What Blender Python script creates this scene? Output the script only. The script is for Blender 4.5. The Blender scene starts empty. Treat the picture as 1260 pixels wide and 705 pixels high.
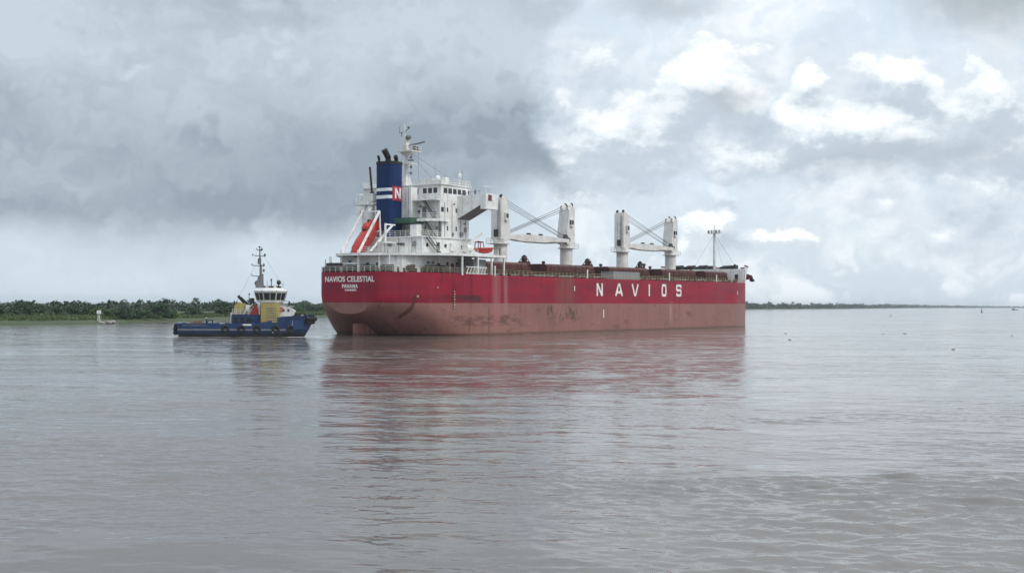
import bpy, math, random
import numpy as np
from mathutils import Matrix, Vector
R = math.radians
sc = bpy.context.scene
col = sc.collection

# ------------------------------------------------------------------ camera
EYE = 6.1
cam = bpy.data.cameras.new('camera'); cam.sensor_width = 36; cam.lens = 40.857
cam.clip_start = .5; cam.clip_end = 40000
co = bpy.data.objects.new('camera', cam); col.objects.link(co)
co.matrix_world = (Matrix.Translation((0, 0, EYE)) @ Matrix.Rotation(R(90) + math.atan((374.2 - 352.5) / 1430), 4, 'X')
                   @ Matrix.Rotation(math.atan(.006), 4, 'Z'))
sc.camera = co

# ------------------------------------------------------------------ node helpers
class Xp:
    """a socket that can be used in arithmetic"""
    def __init__(s, nt, sock): s.nt = nt; s.s = sock
    def _m(s, op, *a, clamp=False):
        n = s.nt.nodes.new('ShaderNodeMath'); n.operation = op; n.use_clamp = clamp
        for i, x in enumerate(a): put(s.nt, n.inputs[i], x)
        return Xp(s.nt, n.outputs[0])
    def __add__(s, o): return s._m('ADD', s, o)
    __radd__ = __add__
    def __sub__(s, o): return s._m('SUBTRACT', s, o)
    def __rsub__(s, o): return s._m('SUBTRACT', o, s)
    def __mul__(s, o): return s._m('MULTIPLY', s, o)
    __rmul__ = __mul__
    def __truediv__(s, o): return s._m('DIVIDE', s, o)
    def max(s, o): return s._m('MAXIMUM', s, o)
    def min(s, o): return s._m('MINIMUM', s, o)
    def pow(s, o): return s._m('POWER', s, o)
    def abs(s): return s._m('ABSOLUTE', s)
    def clamp(s): return s._m('ADD', s, 0.0, clamp=True)
    def step(s, lo, hi, a=0., b=1.):
        n = s.nt.nodes.new('ShaderNodeMapRange'); n.interpolation_type = 'SMOOTHSTEP'
        put(s.nt, n.inputs['Value'], s)
        n.inputs['From Min'].default_value = lo; n.inputs['From Max'].default_value = hi
        n.inputs['To Min'].default_value = a; n.inputs['To Max'].default_value = b
        return Xp(s.nt, n.outputs['Result'])
def put(nt, inp, x):
    if isinstance(x, Xp): nt.links.new(x.s, inp)
    elif isinstance(x, (tuple, list)):
        inp.default_value = tuple(x) + ((1.,) if len(x) == 3 and len(inp.default_value) == 4 else ())
    else: inp.default_value = x
def vm(nt, op, a, b=None, scale=None):
    n = nt.nodes.new('ShaderNodeVectorMath'); n.operation = op
    put(nt, n.inputs[0], a)
    if b is not None: put(nt, n.inputs[1], b)
    if scale is not None: put(nt, n.inputs['Scale'], scale)
    return Xp(nt, n.outputs['Value' if op in ('LENGTH', 'DISTANCE', 'DOT_PRODUCT') else 0])
def comb(nt, x, y, z):
    n = nt.nodes.new('ShaderNodeCombineXYZ')
    for i, k in enumerate((x, y, z)): put(nt, n.inputs[i], k)
    return Xp(nt, n.outputs[0])
def sep(nt, v):
    n = nt.nodes.new('ShaderNodeSeparateXYZ'); put(nt, n.inputs[0], v)
    return [Xp(nt, o) for o in n.outputs]
def noise(nt, v, scale=1., detail=4., rough=.5, dist=0., color=False, lac=2.):
    n = nt.nodes.new('ShaderNodeTexNoise'); put(nt, n.inputs['Vector'], v)
    for k, x in (('Scale', scale), ('Detail', detail), ('Roughness', rough), ('Distortion', dist), ('Lacunarity', lac)):
        put(nt, n.inputs[k], x)
    return Xp(nt, n.outputs['Color' if color else 0])
def mixc(nt, f, a, b, blend='MIX'):
    n = nt.nodes.new('ShaderNodeMix'); n.data_type = 'RGBA'; n.blend_type = blend
    put(nt, n.inputs[0], f); put(nt, n.inputs[6], a); put(nt, n.inputs[7], b)
    return Xp(nt, n.outputs[2])
def lin(r, g, b):
    return tuple((c / 255 / 12.92 if c <= 10 else ((c / 255 + .055) / 1.055) ** 2.4) for c in (r, g, b))

# ------------------------------------------------------------------ world: broken overcast over a Nishita sky
SUN_EL, SUN_AZ = 48., 125.          # the sun behind thin cloud, to the right of and behind the viewer (degrees from +Y to +X)
w = bpy.data.worlds.new('World'); sc.world = w; w.use_nodes = True
nt = w.node_tree; nt.nodes.clear()
PX = lambda px, py: (math.degrees(math.atan((px - 630) / 1430)), math.degrees(math.atan((374.2 - py) / 1430)))
def sky_nodes():
    tc = nt.nodes.new('ShaderNodeTexCoord'); d = vm(nt, 'NORMALIZE', Xp(nt, tc.outputs['Generated']))
    x, y, z = sep(nt, d)
    az = x._m('ARCTAN2', x, y) * 57.2958
    el = z._m('ARCSINE', z) * 57.2958
    q = comb(nt, az, el, 0.)
    sky = nt.nodes.new('ShaderNodeTexSky'); sky.sky_type = 'NISHITA'; sky.sun_disc = False
    sky.sun_elevation = R(SUN_EL); sky.sun_rotation = R(SUN_AZ); sky.dust_density = 2.5
    # slow warps so that no cloud edge is a clean curve
    w1 = vm(nt, 'SUBTRACT', noise(nt, q, .16, 4., .58, color=True), (.5, .5, .5))
    w2 = vm(nt, 'SUBTRACT', noise(nt, vm(nt, 'MULTIPLY', q, (1., 1.25, 1.)), .55, 6., .6, color=True), (.5, .5, .5))
    right = az.step(-4, 9)
    # --- thin blue-grey veil
    veil = mixc(nt, right, mixc(nt, el.step(0, 5), lin(199, 213, 224), lin(186, 201, 214)),
                mixc(nt, el.step(0, 7), lin(200, 213, 223), lin(213, 224, 233)))
    clear = vm(nt, 'MULTIPLY', Xp(nt, sky.outputs[0]), (.12, .12, .12))
    base = mixc(nt, .85, clear, veil)
    # streaky high cloud
    hi = noise(nt, vm(nt, 'MULTIPLY', vm(nt, 'ADD', q, vm(nt, 'SCALE', w1, scale=6.)), (.13, .26, 1.)), 1., 8., .55)
    base = mixc(nt, hi.step(.42, .68) * (right * .75 + .2), base, lin(226, 231, 236))
    base = mixc(nt, hi.step(.52, .3) * right * .5 * el.step(1., 4.), base, lin(188, 203, 217))
    # --- heaped clouds: each puff a ball with a torn outline
    puffs = [(850, 150, 150, 110, .32), (1080, 160, 190, 100, .34), (1230, 150, 90, 120, .3), (1180, 270, 120, 60, .25), (700, 90, 60, 110, .35), (760, 215, 90, 60, .3), (900, 285, 130, 40, .22),
             (862, 92, 74, 52, 1.), (920, 118, 48, 46, .85), (835, 130, 44, 40, .8), (775, 165, 85, 48, .75), (712, 160, 36, 52, .6), (700, 200, 40, 40, .5),
             (995, 102, 27, 27, .75), (1105, 100, 48, 34, .8), (1060, 88, 36, 26, .55),
             (1040, 155, 115, 40, .9), (980, 148, 42, 34, .8), (1100, 180, 70, 30, .7), (900, 190, 80, 34, .6),
             (1222, 130, 36, 40, .85), (1180, 150, 40, 40, .6), (1240, 175, 40, 40, .6),
             (722, 245, 40, 20, .7), (690, 240, 30, 18, .6), (862, 275, 36, 18, .75), (890, 262, 22, 18, .75), (960, 290, 56, 14, .7), (835, 295, 24, 20, .5),
             (1010, 228, 30, 14, .45), (1150, 285, 60, 28, .4), (1220, 240, 60, 26, .45), (930, 60, 30, 24, .45), (740, 70, 50, 30, .4),
             (740, 140, 30, 22, .7), (800, 205, 40, 20, .6), (880, 215, 34, 18, .55), (950, 195, 36, 18, .6), (690, 120, 20, 30, .55), (1150, 120, 24, 20, .55), (1010, 180, 40, 20, .6), (1200, 100, 30, 18, .5), (770, 120, 30, 26, .6), (1090, 250, 40, 16, .4), (780, 240, 30, 12, .45), (1170, 225, 46, 18, .45),
             (78, 6, 36, 16, .45), (345, 72, 20, 24, .36), (330, 50, 36, 8, .3), (165, 106, 36, 10, .3), (600, 88, 18, 7, .3), (320, 20, 50, 14, .25)]
    g = bpy.data.node_groups.new('cloud_heap', 'ShaderNodeTree')
    g.interface.new_socket('Vector', in_out='INPUT', socket_type='NodeSocketVector')
    g.interface.new_socket('Heap', in_out='OUTPUT', socket_type='NodeSocketFloat')
    gi = g.nodes.new('NodeGroupInput'); go = g.nodes.new('NodeGroupOutput')
    v = Xp(g, gi.outputs[0]); acc = None
    for px, py, rx, ry, h in puffs:
        a, e = PX(px, py); k = 25.
        dd = vm(g, 'DISTANCE', vm(g, 'MULTIPLY', v, (k / rx, k / ry, 0.)), (a * k / rx, e * k / ry, 0.))
        b = dd.step(1.25, 0., 0., h)
        acc = b if acc is None else (acc.max(b) * .62 + (acc + b) * .38)
    g.links.new(acc.s, go.inputs[0])
    qq = vm(nt, 'ADD', q, vm(nt, 'ADD', vm(nt, 'SCALE', w1, scale=1.6), vm(nt, 'SCALE', w2, scale=2.0)))
    def heap(v):
        n = nt.nodes.new('ShaderNodeGroup'); n.node_tree = g; put(nt, n.inputs[0], v); return Xp(nt, n.outputs[0])
    outside = (az.abs().step(27, 40) + el.step(17, 25)).clamp()            # ordinary cloud everywhere else in the sky
    qv = vm(nt, 'ADD', q, vm(nt, 'SCALE', w1, scale=1.2))
    def relief(o):
        v = vm(nt, 'MULTIPLY', vm(nt, 'ADD', qv, o), (.62, .86, 0.))
        n = nt.nodes.new('ShaderNodeTexVoronoi'); n.voronoi_dimensions = '2D'; n.feature = 'F1'; put(nt, n.inputs['Vector'], v)
        n.inputs['Scale'].default_value = .40; n.inputs['Detail'].default_value = 3.; n.inputs['Roughness'].default_value = .5; n.inputs['Lacunarity'].default_value = 2.1
        n.normalize = True
        f = noise(nt, vm(nt, 'MULTIPLY', vm(nt, 'ADD', q, o), (.24, .36, 1.)), 1., 9., .68)
        return (.42 - Xp(nt, n.outputs['Distance'])) * .62 + (f - .5) * 1.1
    h0 = heap(qq); h2 = heap(vm(nt, 'ADD', qq, (-.3, 1.5, 0.)))
    r0 = relief((0., 0., 0.)); r1 = relief((-.12, .32, 0.))
    c0 = h0 + r0 * (right * .6 + .25) + outside * (r0 + .15)
    lit = ((r0 - r1) * 1.15 + (h0 - h2) * .62 + c0 * .16 + .34).clamp()
    heapcol = mixc(nt, lit.step(0., .62), lin(168, 181, 194), mixc(nt, lit.step(.5, 1.), lin(203, 212, 220), lin(222, 229, 234)))
    alpha = c0.step(.04, .42) * el.step(.6, 3.)
    out = mixc(nt, alpha * .85, base, heapcol)
    # the sunlit heads, with hard torn edges
    hc = h0 + r0 * .95
    core = hc.step(.435, .58) * el.step(1., 3.)
    lit2 = ((r0 - r1) * 1.7 + (h0 - h2) * .95 + .24).clamp()
    out = mixc(nt, core * .9, out, mixc(nt, lit2.step(.05, .55), lin(180, 191, 201), mixc(nt, lit2.step(.4, .95), lin(214, 222, 228), lin(238, 241, 242))))
    # --- the big dark sheet on the left, its torn edge against the bright side
    qs = vm(nt, 'ADD', q, vm(nt, 'ADD', vm(nt, 'SCALE', w1, scale=3.6), vm(nt, 'SCALE', w2, scale=1.3)))
    sa, se, _ = sep(nt, qs)
    edge = se.step(5.5, 9., 3.1, 1.7) + se.step(9., 12.4, 0., -.4) + se.step(12.5, 15., 0., 1.6)
    side = (sa - edge + (r0 * 1.7)).step(.8, -.8)
    bottom = (se - sa.step(-9., 1.8, 2.75, 5.5)).step(-.9, 1.3)
    soft = noise(nt, vm(nt, 'MULTIPLY', vm(nt, 'ADD', q, vm(nt, 'SCALE', w1, scale=5.)), (.075, .17, 1.)), 1., 7., .52)
    dark = el.step(2.4, 4.6) * (1. - el.step(7., 12.5, 0., .8)) * az.step(-25, -8, .66, 1.)
    sheetcol = mixc(nt, (dark * .92 + (soft - .5) * 2.1).clamp(), lin(182, 193, 203), lin(133, 145, 157))
    behind = (1. - outside * .6)
    out = mixc(nt, side * bottom * .94 * behind * (1. - alpha * .55 * az.step(-6., -2., 1., 0.)), out, sheetcol)
    # --- grey bases at the top right and top centre
    for px, py, rx, ry, s_ in ((1225, 12, 120, 62, .95), (820, 0, 90, 26, .6), (905, 118, 52, 22, .5), (1080, 205, 120, 24, .35), (1200, 205, 70, 22, .3)):
        a, e = PX(px, py); k = 25.
        m = vm(nt, 'DISTANCE', vm(nt, 'MULTIPLY', qs, (k / rx, k / ry, 0.)), (a * k / rx, e * k / ry, 0.)).step(1.25, .15)
        out = mixc(nt, m * s_, out, lin(160, 168, 174))
    # under the horizon the same as just above it; the unseen sky overhead is brighter, as under any overcast
    out = vm(nt, 'SCALE', out, scale=el.step(17., 62., .93, 1.8))
    return out
out = sky_nodes()
SKY = .1
w.cycles.sampling_method = 'MANUAL'; w.cycles.sample_map_resolution = 256
bg = nt.nodes.new('ShaderNodeBackground'); bg.inputs['Strength'].default_value = SKY
nt.links.new(vm(nt, 'SCALE', out, scale=1. / SKY).s, bg.inputs['Color'])
wo = nt.nodes.new('ShaderNodeOutputWorld'); nt.links.new(bg.outputs[0], wo.inputs[0])

sl = bpy.data.lights.new('sun', 'SUN'); sl.energy = 1.1; sl.angle = R(14); sl.color = (1., .96, .9)
so = bpy.data.objects.new('sun', sl); col.objects.link(so)
sd = Vector((math.sin(R(SUN_AZ)) * math.cos(R(SUN_EL)), math.cos(R(SUN_AZ)) * math.cos(R(SUN_EL)), math.sin(R(SUN_EL))))
so.rotation_euler = sd.to_track_quat('Z', 'Y').to_euler()

vs = sc.view_settings
vs.view_transform = 'Standard'; vs.look = 'None'; vs.gamma = 1; vs.exposure = .45; vs.use_curve_mapping = False
sc.cycles.max_bounces = 8; sc.cycles.volume_bounces = 1; sc.cycles.transparent_max_bounces = 8

# ------------------------------------------------------------------ mesh helpers
SPLIT = set('''windlass mooring_winch navigation_light mooring_bollard masthead_light forecastle_bollard mast_stay deck_fitting gangway_post mushroom_vent
rope_sheave cab_window deck_pillar engine_vent roof_equipment whip_antenna hoist_wire vent_post exhaust_pipe tug_mark draught_figure number_lettering jib_head
rubbing_strake porthole bow_winch anchor_bolster lifeboat_davit mast_platform wing_railing hose_reel tow_winch stern_fender bow_fender grab_arm grab_bucket deck_pipe
companion_ladder searchlight crane_ladder bulwark_cap rubbing_strake radar_scanner jib hatch_cover emblem_letter'''.split())
class MB:
    def __init__(s): s.v = []; s.f = []; s.p = []
    def add(s, vs, fs, M=None):
        k = len(s.v); s.p.append((k, len(s.f), len(vs), len(fs)))
        s.v += [tuple(M @ Vector(p)) if M is not None else tuple(p) for p in vs]
        s.f += [tuple(i + k for i in f) for f in fs]; return s
    def box(s, x0, x1, y0, y1, z0, z1, M=None):
        x0, x1 = min(x0, x1), max(x0, x1); y0, y1 = min(y0, y1), max(y0, y1); z0, z1 = min(z0, z1), max(z0, z1)
        return s.hexa([(x0, y0, z0), (x1, y0, z0), (x1, y1, z0), (x0, y1, z0), (x0, y0, z1), (x1, y0, z1), (x1, y1, z1), (x0, y1, z1)], M)
    def hexa(s, p, M=None):
        return s.add(p, [(3, 2, 1, 0), (4, 5, 6, 7), (0, 1, 5, 4), (1, 2, 6, 5), (2, 3, 7, 6), (3, 0, 4, 7)], M)
    def prism(s, poly, a0, a1, axis='z', M=None):
        """poly: counter-clockwise 2-D outline, swept along an axis"""
        n = len(poly)
        mk = {'z': lambda p, a: (p[0], p[1], a), 'y': lambda p, a: (p[0], a, p[1]), 'x': lambda p, a: (a, p[0], p[1])}[axis]
        vs = [mk(p, a0) for p in poly] + [mk(p, a1) for p in poly]
        fs = [tuple(range(n - 1, -1, -1)), tuple(range(n, 2 * n))] + [(i, (i + 1) % n, n + (i + 1) % n, n + i) for i in range(n)]
        return s.add(vs, fs, M)
    def cyl(s, p0, p1, r0, r1=None, n=12, caps=True):
        r1 = r0 if r1 is None else r1
        p0, p1 = Vector(p0), Vector(p1); d = (p1 - p0).normalized()
        a = d.orthogonal().normalized(); b = d.cross(a)
        vs = []
        for p, r in ((p0, r0), (p1, r1)):
            vs += [p + (a * math.cos(t) + b * math.sin(t)) * r for t in (2 * math.pi * i / n for i in range(n))]
        fs = [(i, (i + 1) % n, n + (i + 1) % n, n + i) for i in range(n)]
        if caps: fs += [tuple(range(n - 1, -1, -1)), tuple(range(n, 2 * n))]
        return s.add(vs, fs)
    def tube(s, pts, r, n=6):
        for a, b in zip(pts, pts[1:]): s.cyl(a, b, r, n=n)
        return s
    def bar(s, p0, p1, wy, wz):
        """rectangular bar between two points"""
        p0, p1 = Vector(p0), Vector(p1); d = (p1 - p0); L = d.length
        M = Matrix.Translation(p0) @ d.to_track_quat('X', 'Z').to_matrix().to_4x4()
        return s.box(0, L, -wy / 2, wy / 2, -wz / 2, wz / 2, M)
    def ball(s, c, r, nu=12, nv=8, M=None):
        rx, ry, rz = r if isinstance(r, (tuple, list)) else (r, r, r)
        vs = [(c[0], c[1], c[2] - rz)]
        for j in range(1, nv):
            t = math.pi * j / nv - math.pi / 2
            vs += [(c[0] + rx * math.cos(t) * math.cos(2 * math.pi * i / nu), c[1] + ry * math.cos(t) * math.sin(2 * math.pi * i / nu), c[2] + rz * math.sin(t)) for i in range(nu)]
        vs.append((c[0], c[1], c[2] + rz)); L = len(vs) - 1
        fs = [(0, 1 + (i + 1) % nu, 1 + i) for i in range(nu)]
        for j in range(nv - 2):
            b = 1 + j * nu
            fs += [(b + i, b + (i + 1) % nu, b + nu + (i + 1) % nu, b + nu + i) for i in range(nu)]
        b = 1 + (nv - 2) * nu
        fs += [(b + i, b + (i + 1) % nu, L) for i in range(nu)]
        return s.add(vs, fs, M)
    def grid(s, rows):
        n = len(rows[0]); k = len(s.v)
        for r in rows: s.v += [tuple(p) for p in r]
        for j in range(len(rows) - 1):
            s.f += [(k + j * n + i, k + j * n + i + 1, k + (j + 1) * n + i + 1, k + (j + 1) * n + i) for i in range(n - 1)]
        return s
    def torus(s, c, R0, r, M=None, nu=20, nv=8):
        vs = []; fs = []
        for i in range(nu):
            a = 2 * math.pi * i / nu
            for j in range(nv):
                b = 2 * math.pi * j / nv
                vs.append((c[0] + (R0 + r * math.cos(b)) * math.cos(a), c[1] + r * math.sin(b), c[2] + (R0 + r * math.cos(b)) * math.sin(a)))
                fs.append((i * nv + j, i * nv + (j + 1) % nv, ((i + 1) % nu) * nv + (j + 1) % nv, ((i + 1) % nu) * nv + j))
        return s.add(vs, fs, M)
    def build(s, name, mat, parent=None, smooth=None, fix=True):
        if name in SPLIT and len(s.p) > 1 and sum(p[3] for p in s.p) == len(s.f):
            # every separate piece becomes an object of its own
            A = np.array(s.v); bb = [(A[a:a + n].min(0) - .02, A[a:a + n].max(0) + .02) for a, _, n, _ in s.p]
            par = list(range(len(bb)))
            def root(i):
                while par[i] != i: i = par[i]
                return i
            for i in range(len(bb)):
                for j in range(i):
                    if (bb[i][0] <= bb[j][1]).all() and (bb[j][0] <= bb[i][1]).all(): par[root(i)] = root(j)
            gr = {}
            for i in range(len(bb)): gr.setdefault(root(i), []).append(i)
            if len(gr) > 1:
                first = None
                for ids in gr.values():
                    q = MB()
                    for i in ids:
                        a, fa, n, nf = s.p[i]; q.add(s.v[a:a + n], [tuple(x - a for x in f) for f in s.f[fa:fa + nf]])
                    o = q.build(name + ' ', mat, parent, smooth, fix); o.name = name; o.data.name = name; first = first or o
                return first
        name = name.strip()
        me = bpy.data.meshes.new(name); me.from_pydata(s.v, [], s.f); me.update()
        if fix:
            import bmesh
            bm = bmesh.new(); bm.from_mesh(me); bmesh.ops.recalc_face_normals(bm, faces=bm.faces); bm.to_mesh(me); bm.free()
        if smooth is not None:
            me.shade_smooth(); me.set_sharp_from_angle(angle=R(smooth))
        if mat: me.materials.append(mat)
        o = bpy.data.objects.new(name, me); col.objects.link(o)
        if parent: o.parent = parent
        return o
def tag(o, label=None, cat=None, group=None, kind=None):
    for k, v in (('label', label), ('category', cat), ('group', group), ('kind', kind)):
        if v: o[k] = v
    return o
def empty(name, loc=(0, 0, 0), rz=0, ry=0):
    o = bpy.data.objects.new(name, None); col.objects.link(o)
    o.location = loc; o.rotation_euler = (0, ry, rz); o.empty_display_size = .5
    return o
def copy_tree(o, parent=None):
    c = o.copy(); col.objects.link(c)
    if parent: c.parent = parent
    for ch in list(o.children): copy_tree(ch, c)
    return c
def interp(x, tab):
    if x <= tab[0][0]: return tab[0][1]
    for (a, b), (c, d) in zip(tab, tab[1:]):
        if x <= c: return b + (d - b) * (x - a) / (c - a)
    return tab[-1][1]
def rail_mb(pts, h=1.05, gap=1.6, r=.035, bars=3, m=None):
    """open ship's railing along a polyline on a deck"""
    m = m or MB()
    for a, b in zip(pts, pts[1:]):
        a, b = Vector(a), Vector(b); n = max(1, round((b - a).length / gap))
        for i in range(n + 1):
            p = a.lerp(b, i / n); m.cyl(p, p + Vector((0, 0, h)), r, n=5)
        for k in range(1, bars + 1):
            z = Vector((0, 0, h * k / bars)); m.cyl(a + z, b + z, r * .8, n=5)
    return m

# ------------------------------------------------------------------ materials
def mat(name, fn):
    m = bpy.data.materials.new(name); m.use_nodes = True
    t = m.node_tree; t.nodes.clear()
    b = t.nodes.new('ShaderNodeBsdfPrincipled'); o = t.nodes.new('ShaderNodeOutputMaterial')
    t.links.new(b.outputs[0], o.inputs[0]); fn(t, b); return m
def objco(t): return Xp(t, t.nodes.new('ShaderNodeTexCoord').outputs['Object'])
def paint(name, c, dirt=.25, rough=.45, dirtcol=(.16, .09, .05), streak=1., scale=.6, var=.12, spec=.4):
    """weathered paint: slight fading, rust runs and grime"""
    def fn(t, b):
        p = objco(t)
        n1 = noise(t, p, scale, 6., .6)
        st = noise(t, vm(t, 'MULTIPLY', p, (2.2, 2.2, .16)), 1., 6., .65)
        c0 = mixc(t, n1.step(.3, .7), tuple(x * (1 - var) for x in c), tuple(min(1, x * (1 + var)) for x in c))
        c1 = mixc(t, st.step(.53, .74) * dirt * streak, c0, dirtcol)
        c2 = mixc(t, noise(t, p, scale * 5, 5., .7).step(.58, .8) * dirt * .8, c1, dirtcol)
        b.inputs['Specular IOR Level'].default_value = spec
        put(t, b.inputs['Base Color'], c2); put(t, b.inputs['Roughness'], n1.step(.2, .8, rough - .1, rough + .15))
        bm_ = t.nodes.new('ShaderNodeBump'); bm_.inputs['Strength'].default_value = .12; bm_.inputs['Distance'].default_value = .05
        put(t, bm_.inputs['Height'], n1); t.links.new(bm_.outputs[0], b.inputs['Normal'])
    return mat(name, fn)
M = {}
M['white'] = paint('weathered_white_paint', (.73, .725, .70), .62, .5, (.27, .18, .12))
M['crane'] = paint('crane_white_paint', (.64, .625, .59), .7, .5, (.25, .17, .12))
M['railw'] = paint('railing_paint', (.72, .70, .62), .3, .5)
M['raily'] = paint('faded_yellow_rail', (.46, .40, .24), .8, .5)
M['grey'] = paint('grey_paint', (.22, .23, .23), .5, .6)
M['steel'] = paint('dull_steel', (.14, .14, .14), .5, .6, (.12, .06, .03))
M['dark'] = paint('dark_machinery', (.035, .033, .032), .4, .6, (.09, .05, .03))
M['black'] = paint('black_soot', (.012, .012, .012), .2, .7)
M['rubber'] = paint('black_rubber', (.018, .018, .019), .2, .8, (.05, .045, .04))
M['hatch'] = paint('hatch_red_brown', (.082, .026, .022), .9, .65, (.020, .014, .013))
M['deckred'] = paint('red_oxide_deck', (.16, .05, .04), .6, .7, (.06, .03, .02))
M['deckgreen'] = paint('green_deck_paint', (.03, .085, .06), .4, .6)
M['orange'] = paint('orange_red_lifeboat', (.42, .030, .018), .45, .4, (.16, .02, .015))
M['redrail'] = paint('dark_red_trim', (.20, .018, .035), .4, .5)
M['funnel'] = paint('funnel_blue', (.003, .021, .090), .4, .5, (.010, .014, .028), spec=.2)
M['stripew'] = paint('stripe_white', (.74, .74, .76), .25, .5, (.25, .25, .28))
M['emblem'] = paint('emblem_red', (.36, .022, .05), .35, .5)
M['letter'] = paint('letter_white', (.74, .72, .68), .55, .5, (.36, .12, .10))
M['yellow'] = paint('ochre_yellow_paint', (.34, .275, .095), .7, .5, (.16, .10, .04))
M['tugblue'] = paint('tug_blue_paint', (.008, .030, .095), .6, .45, (.012, .018, .03))
M['tugred'] = paint('tug_red_paint', (.24, .018, .022), .4, .5)
M['tugwhite'] = paint('tug_white_paint', (.60, .59, .57), .75, .5, (.28, .22, .17))
M['tugdeck'] = paint('tug_deck_brown', (.17, .095, .06), .6, .7)
M['wire'] = paint('wire_rope', (.12, .12, .12), .2, .6)
M['skin'] = paint('skin', (.25, .13, .08), 0., .6)
M['cloth'] = paint('dark_boilersuit', (.025, .03, .045), .1, .9)
M['helmet'] = paint('pale_helmet', (.55, .60, .42), .1, .5)
M['rock'] = paint('bank_rock', (.26, .25, .23), .5, .9)
def glass(t, b):
    put(t, b.inputs['Base Color'], (.02, .025, .03)); put(t, b.inputs['Roughness'], .12)
M['glass'] = mat('dark_window_glass', glass)
def leafmat(name, c, var=.45):
    def fn(t, b):
        p = objco(t); oi = t.nodes.new('ShaderNodeObjectInfo')
        n = noise(t, vm(t, 'ADD', p, vm(t, 'SCALE', Xp(t, oi.outputs['Location']), scale=.37)), .55, 5., .6)
        a = mixc(t, n.step(.3, .7), tuple(x * (1 - var) for x in c), tuple(x * (1 + var) for x in c))
        a = mixc(t, Xp(t, oi.outputs['Random']) * .5, a, (c[0] * 1.35, c[1] * 1.05, c[2] * .8))
        put(t, b.inputs['Base Color'], a); put(t, b.inputs['Roughness'], .6)
    return mat(name, fn)
M['leafdark'] = leafmat('dark_leaves', (.024, .054, .020))
M['leafmid'] = leafmat('green_leaves', (.044, .090, .026))
M['leaflight'] = leafmat('light_green_leaves', (.068, .115, .036))
M['forest'] = leafmat('far_forest_leaves', (.032, .055, .027))
M['reed'] = leafmat('bank_grass', (.060, .098, .032))
M['bark'] = paint('bark', (.10, .075, .055), .4, .9)
M['weed'] = leafmat('floating_weed', (.035, .045, .020))

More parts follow.
